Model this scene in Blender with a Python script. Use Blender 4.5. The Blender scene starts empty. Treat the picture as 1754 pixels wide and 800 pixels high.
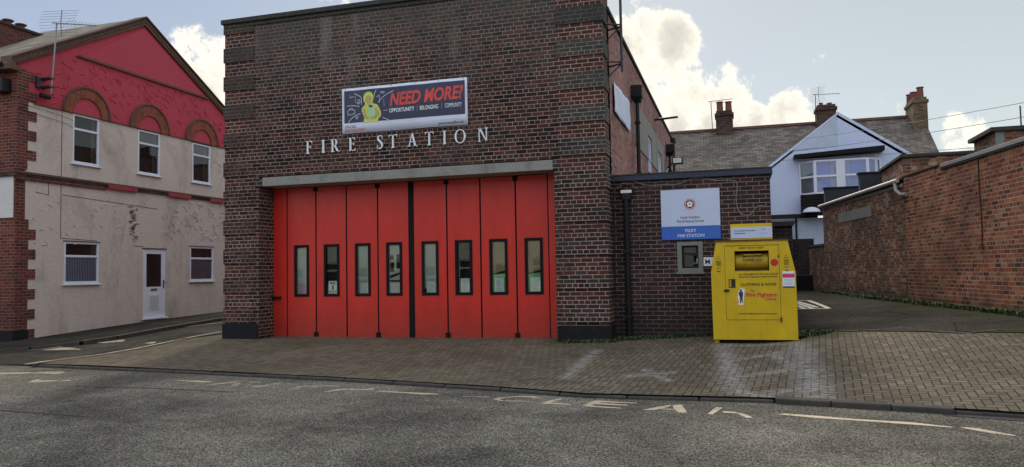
import bpy, math, random
import numpy as np
from mathutils import Vector, Matrix
random.seed(7)
S = bpy.context.scene
R = math.radians

# ------------------------------------------------------------------ camera
# world: x along the station front (to the right), y into depth, z up; station front at y = 0, road at z = 0
F, PITCH, ROLL, YAW = 1291.0, .05167, -.01845, .2885
CAM = np.array([0, -14.7, 1.65])
cp, sp = math.cos(PITCH), math.sin(PITCH)
cr, sr = math.cos(ROLL), math.sin(ROLL)
ca, sa = math.cos(YAW), math.sin(YAW)
_M = np.array([[cr, -sr, 0], [sr, cr, 0], [0, 0, 1]]) @ np.array([[1, 0, 0], [0, sp, -cp], [0, cp, sp]])
T = np.array([[ca, -sa, 0], [sa, ca, 0], [0, 0, 1]]) @ _M.T
cd = bpy.data.cameras.new('camera'); cam = bpy.data.objects.new('camera', cd); S.collection.objects.link(cam)
cd.sensor_width = 36; cd.lens = F / 1754 * 36; cd.clip_start = .1; cd.clip_end = 3000
mw = Matrix.Identity(4)
for i in range(3):
    mw[i][0] = T[i, 0]; mw[i][1] = -T[i, 1]; mw[i][2] = -T[i, 2]; mw[i][3] = CAM[i]
cam.matrix_world = mw
S.camera = cam

# ------------------------------------------------------------------ sun, sky, exposure
SUN_DIR = Vector((-.16, .84, .56)).normalized()          # towards the sun: behind the station, veiled by cloud
sd = bpy.data.lights.new('sun', 'SUN'); so = bpy.data.objects.new('sun', sd); S.collection.objects.link(so)
sd.energy = 1.9; sd.angle = R(9); sd.color = (1, .88, .70)
so.rotation_euler = SUN_DIR.to_track_quat('Z', 'Y').to_euler()
S.view_settings.view_transform = 'Standard'; S.view_settings.look = 'None'
S.view_settings.exposure = 0.0; S.view_settings.gamma = 1; S.view_settings.use_curve_mapping = False
W = bpy.data.worlds.new('World'); S.world = W; W.use_nodes = True


class NT:
    """tiny node helper"""
    def __init__(s, tree): s.t = tree; s.n = tree.nodes; s.l = tree.links
    def node(s, typ, ins=None, **kw):
        n = s.n.new(typ)
        for k, v in kw.items(): setattr(n, k, v)
        for k, v in (ins or {}).items(): s.put(n.inputs[k], v)
        return n
    def put(s, sock, v):
        if isinstance(v, bpy.types.NodeSocket): s.l.new(v, sock)
        else:
            if isinstance(v, tuple) and len(v) == 3 and sock.type == 'RGBA': v = (*v, 1)
            sock.default_value = v
    def math(s, op, a, b=0.0, clamp=False):
        n = s.n.new('ShaderNodeMath'); n.operation = op; n.use_clamp = clamp
        s.put(n.inputs[0], a); s.put(n.inputs[1], b); return n.outputs[0]
    def mix(s, f, a, b, blend='MIX'):
        n = s.n.new('ShaderNodeMix'); n.data_type = 'RGBA'; n.blend_type = blend
        s.put(n.inputs[0], f); s.put(n.inputs[6], a); s.put(n.inputs[7], b); return n.outputs[2]
    def ramp(s, f, stops, interp='LINEAR'):
        n = s.n.new('ShaderNodeValToRGB'); n.color_ramp.interpolation = interp
        e = n.color_ramp.elements
        while len(e) < len(stops): e.new(.5)
        for i, (p, c) in enumerate(stops):
            e[i].position = p; e[i].color = (c, c, c, 1) if isinstance(c, (int, float)) else (*c, 1)
        s.put(n.inputs[0], f); return n.outputs[0]
    def noise(s, vec, scale, detail=4, rough=.55, dist=0.0):
        n = s.node('ShaderNodeTexNoise', {'Scale': scale, 'Detail': detail, 'Roughness': rough, 'Distortion': dist})
        if vec is not None: s.l.new(vec, n.inputs['Vector'])
        return n.outputs[0]


def world():
    w = NT(W.node_tree); bg = w.n['Background']; out = w.n['World Output']
    sky = w.node('ShaderNodeTexSky', sky_type='NISHITA', sun_disc=False)
    sky.sun_elevation = math.asin(SUN_DIR.z); sky.sun_rotation = math.atan2(SUN_DIR.x, SUN_DIR.y)
    sky.air_density = 1.0; sky.dust_density = 1.2; sky.ozone_density = 1.5
    tc = w.node('ShaderNodeTexCoord'); d = tc.outputs['Generated']
    sep = w.node('ShaderNodeSeparateXYZ', {0: d})
    # cloud banks, each a patch of the sky round its own bearing
    def patch(ax, ay, az, lo, hi):
        v = Vector((ax, ay, az)).normalized()
        dp = w.node('ShaderNodeVectorMath', {0: d, 1: v[:]}, operation='DOT_PRODUCT').outputs['Value']
        return w.node('ShaderNodeMapRange', {0: dp, 1: lo, 2: hi, 3: 0.0, 4: 1.0}, interpolation_type='SMOOTHSTEP').outputs[0]
    def bearing(x, y):
        r = T @ np.array([x - 877, y - 400, F]); return tuple(r / np.linalg.norm(r))
    banks = [(1100, 150, 90, .9), (1075, 80, 60, .8), (1170, 95, 62, .9), (1205, 50, 26, .7), (1222, 145, 50, .85), (1180, 185, 90, 1.0), (1280, 215, 42, .8), (1375, 185, 42, .75), (1345, 205, 40, .7),
             (1130, 75, 20, .4), (345, 120, 65, 1.0), (300, 150, 70, .9), (615, 8, 40, .8), (560, 20, 40, .6), (1395, 108, 22, .7),
             (1645, 226, 34, .65), (1320, 228, 40, .7), (1700, 182, 40, .35), (1525, 178, 26, .45), (1440, 185, 30, .5), (980, 150, 150, .8)]
    m = None
    for x, y, rpx, k in banks:
        a = rpx / F
        p = w.math('MULTIPLY', patch(*bearing(x, y), math.cos(a * 1.5), math.cos(a * .1)), k)
        m = p if m is None else w.math('MAXIMUM', m, p)
    n1 = w.noise(d, 10.0, 10, .62, .25); n2 = w.noise(d, 34.0, 8, .65, .3)
    f = w.math('ADD', w.math('MULTIPLY', n1, 2.6), w.math('MULTIPLY', n2, .8))
    dens = w.math('ADD', w.math('MULTIPLY', m, .95), w.math('SUBTRACT', f, 2.17))
    mask = w.node('ShaderNodeMapRange', {0: dens, 1: .02, 2: .26, 3: 0.0, 4: 1.0}, interpolation_type='SMOOTHSTEP').outputs[0]
    # bright rims, greyer thick hearts
    ccol = w.ramp(w.math('MULTIPLY', dens, 1.0, True), [(.05, (.80, .82, .80)), (.22, (1.12, 1.08, .95)), (.42, (1.0, .95, .82)), (.60, (.82, .78, .69)), (.95, (.68, .65, .59))])
    # thin veil over the blue, then bright overcast added above and behind, unseen
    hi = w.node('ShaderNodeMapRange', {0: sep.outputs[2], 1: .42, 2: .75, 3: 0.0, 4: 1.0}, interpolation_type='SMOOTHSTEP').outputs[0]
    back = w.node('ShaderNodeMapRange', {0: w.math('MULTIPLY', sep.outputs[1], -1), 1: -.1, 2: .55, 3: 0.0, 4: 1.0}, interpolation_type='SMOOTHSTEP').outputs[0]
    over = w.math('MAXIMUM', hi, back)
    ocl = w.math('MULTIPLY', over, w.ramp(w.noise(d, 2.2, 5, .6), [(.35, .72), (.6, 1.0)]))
    side = w.node('ShaderNodeMapRange', {0: sep.outputs[0], 1: -.75, 2: .35, 3: 0.0, 4: 1.0}).outputs[0]
    veil = w.mix(side, (.44, .53, .70), (.60, .665, .67))
    low = w.node('ShaderNodeMapRange', {0: sep.outputs[2], 1: 0.0, 2: .36, 3: 1.34, 4: .94}).outputs[0]
    veil = w.mix(1.0, veil, low, 'MULTIPLY')
    b1 = w.node('ShaderNodeBackground', {0: sky.outputs[0], 1: .08})
    b2 = w.node('ShaderNodeBackground', {0: veil, 1: 1.0})
    b3 = w.node('ShaderNodeBackground', {0: ccol, 1: 1.02})
    b4_fill = w.node('ShaderNodeBackground', {0: (.90, .94, 1.03), 1: 1.22})  # added fill for the front and ground, shaped as out-of-view overcast
    m1 = w.node('ShaderNodeMixShader', {0: .80, 1: b1.outputs[0], 2: b2.outputs[0]})
    m2 = w.node('ShaderNodeMixShader', {0: mask, 1: m1.outputs[0], 2: b3.outputs[0]})
    m3 = w.node('ShaderNodeMixShader', {0: ocl, 1: m2.outputs[0], 2: b4_fill.outputs[0]})
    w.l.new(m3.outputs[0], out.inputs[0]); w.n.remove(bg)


world()

# ------------------------------------------------------------------ photo measurement helpers (true planes)
def _ray(x, y): return T @ np.array([x - 877, y - 400, F])
def onY(x, y, Y=0.0): r = _ray(x, y); return CAM + r * ((Y - CAM[1]) / r[1])
def onX(x, y, X): r = _ray(x, y); return CAM + r * ((X - CAM[0]) / r[0])
def onZ(x, y, Z=0.0): r = _ray(x, y); return CAM + r * ((Z - CAM[2]) / r[2])

# ------------------------------------------------------------------ materials
MATS = {}
def mat(name):
    m = bpy.data.materials.new(name); m.use_nodes = True
    t = NT(m.node_tree); b = t.n['Principled BSDF']; MATS[name] = m
    return m, t, b
def plain(name, col, rough=.6, metal=0.0, var=.12, bump=.0, vscale=3.0, spec=.5, emit=None):
    """paint/plastic/metal with faint wear so that no surface is flat"""
    m, t, b = mat(name)
    co = t.node('ShaderNodeTexCoord').outputs['Object']
    n = t.noise(co, vscale, 6, .62)
    c = t.mix(1.0, (*col, 1), t.ramp(n, [(.3, 1 - var), (.7, 1 + var * .6)]), 'MULTIPLY')
    t.put(b.inputs['Base Color'], c); b.inputs['Roughness'].default_value = rough
    b.inputs['Metallic'].default_value = metal; b.inputs['Specular IOR Level'].default_value = spec
    if bump:
        bp_ = t.node('ShaderNodeBump', {'Strength': bump, 'Distance': .01, 'Height': t.noise(co, vscale * 14, 4)})
        t.l.new(bp_.outputs[0], b.inputs['Normal'])
    return m

def brick(name, cols, mortar, bw=.236, rh=.083, ms=.0075, sq=.5, sf=4, stain=None, stain_amt=.5, topstain=None, rough=.9, soot=.25, lowdark=None, wob=.012, bumpd=.012):
    m, t, b = mat(name)
    uv = t.node('ShaderNodeUVMap').outputs[0]
    wn = t.noise(uv, 7, 2)
    off = t.math('MULTIPLY', t.math('SUBTRACT', wn, .5), wob)
    uvw = t.node('ShaderNodeVectorMath', {0: uv}, operation='ADD')
    cmb = t.node('ShaderNodeCombineXYZ', {0: off, 1: t.math('MULTIPLY', off, .4)}); t.l.new(cmb.outputs[0], uvw.inputs[1])
    br = t.node('ShaderNodeTexBrick', {'Vector': uvw.outputs[0], 'Color1': (0, 0, 0, 1), 'Color2': (1, 1, 1, 1), 'Mortar': (0.5, .5, .5, 1), 'Scale': 1.0,
               'Mortar Size': ms, 'Mortar Smooth': .25, 'Bias': 0.0, 'Brick Width': bw, 'Row Height': rh}, offset=.5, offset_frequency=2, squash=sq, squash_frequency=sf)
    n = len(cols)
    rnd = t.math('ADD', t.math('MULTIPLY', br.outputs['Color'], .80), t.math('MULTIPLY', t.noise(uv, 1.3, 5), .26))
    bc = t.ramp(rnd, [((i + .5) / n, c) for i, c in enumerate(cols)])
    fine = t.noise(uv, 38, 5, .7)
    bc = t.mix(1.0, bc, t.ramp(fine, [(.3, .72), (.7, 1.22)]), 'MULTIPLY')
    # mortar, partly washed out or sooted
    mo = t.mix(t.ramp(t.noise(uv, 2.6, 5, .65), [(.46, 0.0), (.72, 1.0)]), mortar, tuple(c * .45 for c in mortar))
    mo = t.mix(1.0, mo, t.ramp(t.noise(uv, 20, 3), [(.3, .75), (.7, 1.15)]), 'MULTIPLY')
    c = t.mix(br.outputs['Fac'], bc, mo)
    so_ = t.ramp(t.noise(uv, .55, 6, .6, .4), [(.36, 1 - soot), (.64, 1 + soot * .5)])
    c = t.mix(1.0, c, so_, 'MULTIPLY')
    if stain is not None:
        sm = t.ramp(t.noise(uv, .8, 7, .66, .5), [(.48, 0.0), (.62, 1.0)])
        c = t.mix(t.math('MULTIPLY', sm, stain_amt), c, stain)
    gs = t.node('ShaderNodeSeparateXYZ', {0: uv}).outputs[1]
    if topstain is not None:
        col, z0, z1, amt = topstain
        g = t.node('ShaderNodeMapRange', {0: t.math('ADD', gs, t.math('MULTIPLY', t.noise(uv, .9, 6, .6), 3.2)), 1: z0 + 1.6, 2: z1 + 1.6, 3: 0.0, 4: 1.0}).outputs[0]
        c = t.mix(t.math('MULTIPLY', g, amt), c, col)
    if name == 'station_brick':
        st = t.ramp(t.noise(t.node('ShaderNodeMapping', {0: uv, 3: (1.6, .35, 1)}).outputs[0], 1.0, 7, .7), [(.54, 0.0), (.68, 1.0)])
        hi_ = t.node('ShaderNodeMapRange', {0: gs, 1: 5.2, 2: 6.8, 3: 0.0, 4: .45}).outputs[0]
        c = t.mix(t.math('MULTIPLY', st, hi_), c, (.24, .23, .21, 1))
    if lowdark is not None:
        col, z0, z1, amt = lowdark
        g = t.node('ShaderNodeMapRange', {0: t.math('ADD', gs, t.math('MULTIPLY', t.noise(uv, 2.2, 6, .6), .5)), 1: z1 + .25, 2: z0 + .25, 3: 0.0, 4: 1.0}).outputs[0]
        c = t.mix(t.math('MULTIPLY', g, amt), c, col)
    t.put(b.inputs['Base Color'], c); b.inputs['Roughness'].default_value = rough; b.inputs['Specular IOR Level'].default_value = .25
    h = t.math('ADD', t.math('MULTIPLY', br.outputs['Fac'], -1.0), t.math('MULTIPLY', fine, .35))
    bp_ = t.node('ShaderNodeBump', {'Strength': .7, 'Distance': bumpd, 'Height': h}); t.l.new(bp_.outputs[0], b.inputs['Normal'])
    return m

PUR = [(.009, .007, .008), (.017, .010, .010), (.042, .017, .015), (.085, .030, .024), (.025, .015, .014), (.125, .044, .032), (.062, .028, .024)]
RED = [(.03, .016, .015), (.075, .025, .021), (.11, .034, .028), (.05, .024, .022), (.135, .045, .032), (.04, .025, .025)]
GRY = [(.022, .02, .02), (.05, .045, .042), (.07, .055, .05), (.035, .03, .03), (.085, .05, .042), (.06, .06, .055)]
MORT = (.38, .33, .285)
brick('station_brick', PUR, MORT, stain=(.085, .065, .06), stain_amt=.35, topstain=((.085, .088, .075), 5.4, 7.6, .55))
brick('band_red_brick', RED, (.40, .35, .30), soot=.2)
brick('band_flush_brick', PUR[2:] + [(.08, .026, .022)], MORT, soot=.2)
brick('band_mixed_brick', [PUR[1], (.04, .026, .024), PUR[3], (.045, .038, .036), PUR[4], (.06, .05, .047)], tuple(c * 1.08 for c in MORT), soot=.25)
brick('band_grey_brick', GRY, (.42, .39, .34), soot=.3, stain=(.075, .075, .065), stain_amt=.4, topstain=((.055, .062, .052), 3.2, 6.5, .5))
brick('band_dark_brick', [(.02, .017, .017), (.04, .028, .026), (.06, .042, .038), (.035, .035, .03)], (.28, .25, .22), soot=.3, stain=(.05, .06, .055), stain_amt=.5, topstain=((.04, .05, .042), 4.6, 6.6, .6))
brick('band_lower_brick', PUR[1:], tuple(c * .8 for c in MORT), soot=.3, stain=(.06, .05, .045), stain_amt=.5, topstain=((.05, .055, .042), 4.2, 7.2, .6))
brick('side_brick', [(.16, .07, .06), (.28, .11, .09), (.38, .15, .12), (.30, .16, .14), (.42, .22, .19)], (.42, .36, .32), soot=.2)
brick('annexe_brick', [(.02, .015, .017), (.035, .02, .022), (.055, .026, .025), (.03, .02, .024), (.08, .034, .032)], (.25, .22, .20), bw=.232, sq=1.0, lowdark=((.016, .018, .016), .3, 1.3, .75))
brick('red_wall_brick', [(.05, .028, .024), (.16, .052, .034), (.32, .088, .046), (.38, .115, .052), (.20, .07, .045), (.46, .17, .075), (.36, .22, .13)], (.52, .40, .29), bw=.232, sf=4, soot=.3, stain=(.085, .045, .035), stain_amt=.4, lowdark=((.04, .045, .025), .75, 1.0, .75), ms=.0085)
brick('mixed_wall_brick', [(.05, .032, .028), (.15, .06, .038), (.25, .08, .046), (.27, .12, .07), (.11, .07, .05), (.44, .33, .22), (.30, .12, .06)], (.36, .27, .19), bw=.19, sq=.7, sf=2, soot=.35, stain=(.06, .045, .035), stain_amt=.5, lowdark=((.035, .04, .022), .75, 1.1, .8), wob=.03)
brick('quoin_brick', [(.11, .03, .025), (.15, .04, .03), (.19, .05, .036), (.08, .028, .025)], (.26, .2, .17), soot=.25, sq=1.0)
brick('chimney_brick', [(.03, .022, .02), (.05, .03, .026), (.075, .045, .035), (.1, .055, .04)], (.15, .12, .1), soot=.3, bw=.23, sq=1.0)
brick('yellow_chimney_brick', [(.12, .09, .045), (.18, .13, .06), (.22, .16, .08), (.1, .08, .05)], (.2, .17, .12), soot=.3, sq=1.0)
brick('stack_brick', [(.09, .032, .028), (.13, .045, .035), (.17, .055, .04)], (.2, .15, .13), soot=.3, sq=1.0)
brick('dark_brick', [(.015, .013, .014), (.025, .02, .02), (.035, .026, .026)], (.09, .085, .08), sq=1.0)
brick('arch_brick', [(.25, .08, .048), (.31, .10, .058), (.19, .062, .042)], (.26, .1, .06), bw=.06, rh=.2, sq=1.0, soot=.1, ms=.004)

def render_mat(name, col, dirt, amt=.5, scale=1.2, bump=.35, streak=0.0):
    m, t, b = mat(name)
    uv = t.node('ShaderNodeUVMap').outputs[0]
    mp = t.node('ShaderNodeMapping', {0: uv, 3: (1.0, .45, 1.0)}).outputs[0]
    d = t.ramp(t.noise(mp, scale, 8, .68, .5), [(.50, 0.0), (.68, 1.0)])
    d2 = t.ramp(t.noise(uv, 5, 7, .7), [(.54, 0.0), (.72, 1.0)])
    dd = t.math('MULTIPLY', t.math('ADD', t.math('MULTIPLY', d, .6), t.math('MULTIPLY', t.math('MULTIPLY', d, d2), .8)), amt, True)
    c = t.mix(dd, (*col, 1), (*dirt, 1))
    c = t.mix(1.0, c, t.ramp(t.noise(uv, 14, 5), [(.3, .9), (.7, 1.06)]), 'MULTIPLY')
    t.put(b.inputs['Base Color'], c); b.inputs['Roughness'].default_value = .85; b.inputs['Specular IOR Level'].default_value = .3
    h = t.math('ADD', t.math('MULTIPLY', t.noise(uv, 55, 4, .7), .25), t.noise(uv, 4, 5, .6))
    bp_ = t.node('ShaderNodeBump', {'Strength': bump, 'Distance': .03, 'Height': h}); t.l.new(bp_.outputs[0], b.inputs['Normal'])
    return m
render_mat('pink_render', (.60, .52, .465), (.25, .20, .17), .85, .9, .5)
render_mat('red_render', (.47, .058, .085), (.28, .04, .055), .5, .9, .6)
render_mat('red_smooth_render', (.46, .062, .088), (.33, .05, .07), .4, .7, .15)
render_mat('blue_weathered', (.48, .57, .70), (.28, .36, .40), .6, .7, .12)
render_mat('white_render', (.62, .62, .62), (.4, .38, .35), .4)
render_mat('blue_render', (.55, .64, .84), (.40, .50, .64), .5, .5, .12)
render_mat('concrete', (.27, .275, .255), (.11, .12, .11), .8, 2.2, .5)
render_mat('band_concrete', (.27, .26, .235), (.14, .135, .12), .7, 1.5, .4)
render_mat('lead', (.035, .042, .05), (.075, .085, .095), .6, 1.0, .2)
render_mat('dark_coping', (.045, .042, .04), (.09, .085, .07), .7, 2.0, .5)
render_mat('plinth_black', (.009, .010, .014), (.06, .06, .058), .25, 3.5, .5)
render_mat('stone_grey', (.20, .22, .21), (.16, .18, .17), .6, 3.0, .3)
render_mat('verge_brick', (.13, .075, .055), (.055, .042, .035), .8, 4.0, .8)

def tiles(name, c1, c2, gap, bw=.3, rh=.2, moss=None, rough=.8, off=.5):
    m, t, b = mat(name)
    uv = t.node('ShaderNodeUVMap').outputs[0]
    br = t.node('ShaderNodeTexBrick', {'Vector': uv, 'Color1': (0, 0, 0, 1), 'Color2': (1, 1, 1, 1), 'Mortar': (.5, .5, .5, 1), 'Scale': 1.0, 'Mortar Size': .011, 'Mortar Smooth': .3,
                'Bias': 0.0, 'Brick Width': bw, 'Row Height': rh}, offset=off)
    c = t.mix(br.outputs['Color'], c1, c2)
    c = t.mix(1.0, c, t.ramp(t.noise(uv, 1.1, 7, .65), [(.35, .68), (.65, 1.25)]), 'MULTIPLY')
    if moss: c = t.mix(t.ramp(t.noise(uv, 6, 6, .7), [(.55, 0.0), (.7, .7)]), c, moss)
    c = t.mix(br.outputs['Fac'], c, gap)
    t.put(b.inputs['Base Color'], c); b.inputs['Roughness'].default_value = rough
    v = t.node('ShaderNodeSeparateXYZ', {0: uv}).outputs[1]
    saw = t.math('FRACT', t.math('DIVIDE', v, rh))
    h = t.math('SUBTRACT', t.math('MULTIPLY', saw, -.7), br.outputs['Fac'])
    h = t.math('ADD', h, t.math('MULTIPLY', br.outputs['Color'], .35))
    bp_ = t.node('ShaderNodeBump', {'Strength': .9, 'Distance': .03, 'Height': h}); t.l.new(bp_.outputs[0], b.inputs['Normal'])
    return m
tiles('slate', (.06, .050, .042), (.17, .14, .112), (.02, .018, .017), moss=(.12, .1, .06), rh=.19)
tiles('stone_tiles', (.13, .105, .08), (.22, .18, .135), (.02, .018, .016), bw=.55, rh=.38, moss=(.15, .13, .09))

plain('red_door_paint', (.50, .020, .014), .34, var=.10, vscale=1.3, spec=.5)
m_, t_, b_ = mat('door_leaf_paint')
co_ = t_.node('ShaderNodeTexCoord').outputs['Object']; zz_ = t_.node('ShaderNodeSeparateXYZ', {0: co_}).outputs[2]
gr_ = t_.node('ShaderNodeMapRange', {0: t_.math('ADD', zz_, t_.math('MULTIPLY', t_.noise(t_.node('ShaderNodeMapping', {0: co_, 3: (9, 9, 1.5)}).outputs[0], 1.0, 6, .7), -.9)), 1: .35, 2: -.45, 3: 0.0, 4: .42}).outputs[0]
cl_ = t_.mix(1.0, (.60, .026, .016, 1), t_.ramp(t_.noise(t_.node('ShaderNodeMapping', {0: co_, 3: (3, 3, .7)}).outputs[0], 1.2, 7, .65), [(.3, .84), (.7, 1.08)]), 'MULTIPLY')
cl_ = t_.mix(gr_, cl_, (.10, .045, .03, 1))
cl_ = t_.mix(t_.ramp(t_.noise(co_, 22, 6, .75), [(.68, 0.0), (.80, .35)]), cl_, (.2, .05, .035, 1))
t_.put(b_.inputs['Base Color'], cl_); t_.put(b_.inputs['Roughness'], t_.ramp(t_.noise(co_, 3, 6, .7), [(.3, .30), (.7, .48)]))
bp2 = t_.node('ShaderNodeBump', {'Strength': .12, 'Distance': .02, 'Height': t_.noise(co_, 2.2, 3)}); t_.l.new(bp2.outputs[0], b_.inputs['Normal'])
plain('black_rubber', (.006, .006, .007), .7, spec=.2)
plain('black_metal', (.010, .010, .012), .5, var=.2, spec=.3)
plain('navy_fascia', (.018, .028, .06), .5, var=.3, vscale=2)
plain('white_upvc', (.68, .72, .80), .35, var=.06)
plain('grey_upvc', (.5, .53, .58), .4, var=.08)
plain('grey_metal', (.25, .26, .27), .45, .7)
plain('dark_steel', (.06, .06, .065), .5, .6)
plain('brass', (.35, .26, .12), .4, .9)
plain('bin_yellow', (.66, .46, .004), .42, var=.16, vscale=2.2, bump=.05)
m_, t_, b_ = mat('bin_paint')
co_ = t_.node('ShaderNodeTexCoord').outputs['Object']
cl_ = t_.mix(1.0, (.66, .46, .004, 1), t_.ramp(t_.noise(t_.node('ShaderNodeMapping', {0: co_, 3: (2.5, 2.5, 1)}).outputs[0], 1.4, 7, .65), [(.3, .82), (.7, 1.06)]), 'MULTIPLY')
cl_ = t_.mix(t_.ramp(t_.noise(co_, 16, 7, .8), [(.66, 0.0), (.74, .75)]), cl_, (.13, .06, .02, 1))
cl_ = t_.mix(t_.ramp(t_.noise(t_.node('ShaderNodeMapping', {0: co_, 3: (14, 14, 1.2)}).outputs[0], 1.2, 6, .7), [(.58, 0.0), (.74, .4)]), cl_, (.26, .15, .02, 1))
t_.put(b_.inputs['Base Color'], cl_); t_.put(b_.inputs['Roughness'], t_.ramp(t_.noise(co_, 4, 5), [(.3, .34), (.7, .55)]))
bp2 = t_.node('ShaderNodeBump', {'Strength': .35, 'Distance': .03, 'Height': t_.noise(co_, 2.6, 3)}); t_.l.new(bp2.outputs[0], b_.inputs['Normal'])
plain('bin_drum_yellow', (.45, .29, .01), .4, var=.4, vscale=5)
plain('rust', (.10, .045, .02), .8, var=.4, vscale=12)
plain('bin_dark_inside', (.03, .022, .014), .8)
plain('print_black', (.02, .018, .015), .6)
plain('print_navy', (.02, .03, .10), .6)
plain('print_red', (.55, .02, .03), .55)
plain('print_pink', (.62, .05, .16), .55)
plain('print_orange_red', (.72, .07, .05), .6, var=.2, vscale=9)
plain('print_grey', (.3, .33, .42), .6)
plain('print_pale', (.62, .68, .8), .6)
plain('sign_white', (.52, .61, .84), .35, var=.05)
plain('sign_blue', (.03, .13, .56), .35, var=.06)
plain('banner_white', (.64, .70, .86), .5, var=.08, vscale=2)
plain('banner_navy', (.022, .03, .075), .45, var=.3, vscale=3)
plain('lettering_white', (.80, .86, .92), .4, var=.1)
plain('figure_lime', (.62, .66, .12), .6, var=.2, vscale=14)
plain('figure_skin', (.42, .40, .16), .6, var=.2, vscale=14)
plain('figure_top', (.42, .62, .35), .6, var=.1)
plain('crest_gold', (.5, .34, .22), .5, var=.3, vscale=30)
plain('crest_dark', (.05, .02, .05), .5)
plain('painted_red_block', (.36, .025, .045), .6, var=.25, vscale=4)
plain('paper', (.85, .92, .88), .6, var=.08, vscale=8)
plain('pink_paper', (.6, .34, .5), .6, var=.3, vscale=30)
plain('green_board', (.2, .55, .22), .6)
plain('tan_board', (.46, .33, .19), .7, var=.25, vscale=2)
plain('grey_board', (.50, .54, .50), .7, var=.12, vscale=1.5)
plain('pale_board', (.56, .58, .55), .7, var=.12, vscale=2)
plain('dark_interior', (.012, .012, .014), .9)
plain('red_engine', (.35, .02, .015), .3)
plain('terracotta', (.17, .05, .035), .7, var=.3, vscale=6)
plain('ridge_tile', (.14, .06, .05), .7, var=.3, vscale=5)
plain('cable_black', (.02, .02, .02), .6)
plain('cable_white', (.3, .32, .34), .6)
plain('lamp_lens', (.75, .76, .72), .25)
plain('wood_post', (.3, .22, .05), .8)
plain('cap_metal', (.36, .34, .31), .5, .1, var=.2)
plain('kerb_stone', (.06, .056, .05), .95, var=.35, bump=.4, vscale=6)
plain('curtain', (.34, .40, .56), .9, var=.1)
plain('black_boards', (.008, .008, .010), .7, spec=.2)
plain('pale_trim', (.6, .63, .72), .5)
plain('pale_front', (.55, .52, .46), .8)
plain('pink_stain', (.30, .24, .20), .95, var=.4, vscale=9)
plain('bay_blind', (.36, .46, .78), .7)
plain('pane_green', (.30, .45, .30), .5, var=.3)

def lace():
    m, t, b = mat('lace')
    uv = t.node('ShaderNodeUVMap').outputs[0]
    wv = t.node('ShaderNodeTexWave', {'Vector': uv, 'Scale': 5.5, 'Distortion': 2.2, 'Detail': 2.0}, bands_direction='X').outputs[1]
    n = t.noise(uv, 26, 4, .7)
    c = t.ramp(t.math('ADD', t.math('MULTIPLY', wv, .55), t.math('MULTIPLY', n, .6)), [(.3, (.07, .10, .20)), (.55, (.30, .38, .58)), (.85, (.62, .70, .9))])
    t.put(b.inputs['Base Color'], c); b.inputs['Roughness'].default_value = .9
lace()
def glass(name, tint=(.93, .97, .95), refl=.015):
    m, t, b = mat(name)
    tr = t.node('ShaderNodeBsdfTransparent', {0: tint}); gl = t.node('ShaderNodeBsdfGlossy', {0: (1, 1, 1, 1), 1: .02})
    fr = t.node('ShaderNodeFresnel', {0: 1.5}).outputs[0]
    f = t.math('ADD', fr, refl, True)
    mx = t.node('ShaderNodeMixShader', {0: f, 1: tr.outputs[0], 2: gl.outputs[0]})
    t.l.new(mx.outputs[0], t.n['Material Output'].inputs[0])
glass('glass'); glass('blue_glass', (.62, .74, 1.0), .06); glass('dim_glass', (.5, .52, .55), .02)

def asphalt(name, base=.10, warm=1.0, coarse=1.0, cracks=0.0):
    m, t, b = mat(name)
    co = t.node('ShaderNodeTexCoord').outputs['Object']
    mp = t.node('ShaderNodeMapping', {0: co, 3: (1, 1, 1)}).outputs[0]
    v = t.node('ShaderNodeTexVoronoi', {'Vector': mp, 'Scale': 42.0 * coarse, 'Randomness': 1.0}, feature='F1')
    n = t.noise(mp, 30 * coarse, 5, .75); big = t.noise(co, .5, 7, .62, .5); mid = t.noise(co, 4.5, 5, .7)
    g = t.math('ADD', t.math('MULTIPLY', v.outputs['Distance'], .55), t.math('MULTIPLY', n, .85))
    k = base
    c = t.ramp(g, [(.44, (k * .08, k * .078, k * .07)), (.56, (k * .62 * warm, k * .60, k * .51)), (.70, (k * 2.1 * warm, k * 2.0, k * 1.7)), (.86, (k * 3.6, k * 3.45, k * 3.0))])
    tint = t.mix(t.noise(mp, 16, 2), (1.06, .985, .93, 1), (.95, 1.01, .98, 1))
    c = t.mix(1.0, c, tint, 'MULTIPLY')
    c = t.mix(1.0, c, t.ramp(big, [(.38, .62), (.62, 1.25)]), 'MULTIPLY')
    c = t.mix(1.0, c, t.ramp(mid, [(.35, .85), (.65, 1.12)]), 'MULTIPLY')
    if cracks:
        vv = t.node('ShaderNodeTexVoronoi', {'Vector': t.mix(.12, co, t.node('ShaderNodeTexNoise', {'Vector': co, 'Scale': 2.5, 'Detail': 5.0}).outputs[1]), 'Scale': .55}, feature='DISTANCE_TO_EDGE')
        cm = t.ramp(vv.outputs['Distance'], [(.003, 1.0), (.012, 0.0)])
        c = t.mix(t.math('MULTIPLY', cm, cracks), c, (.012, .012, .012, 1))
    t.put(b.inputs['Base Color'], c); b.inputs['Roughness'].default_value = .97; b.inputs['Specular IOR Level'].default_value = .05
    bp_ = t.node('ShaderNodeBump', {'Strength': .9, 'Distance': .012, 'Height': t.math('SUBTRACT', n, v.outputs['Distance'])}); t.l.new(bp_.outputs[0], b.inputs['Normal'])
    return m, t, b, c
asphalt('road_asphalt', .072, 1.03, 1.25, cracks=.0)
asphalt('footway_asphalt', .018, 1.05, 1.5, cracks=.2)
asphalt('street_asphalt', .030, 1.04, 1.5, cracks=.3)
m_, t_, b_, c_ = asphalt('yard_asphalt', .021, 1.10, 1.5, cracks=.7)
mo = t_.node('ShaderNodeAttribute', attribute_name='moss').outputs['Fac']
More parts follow.
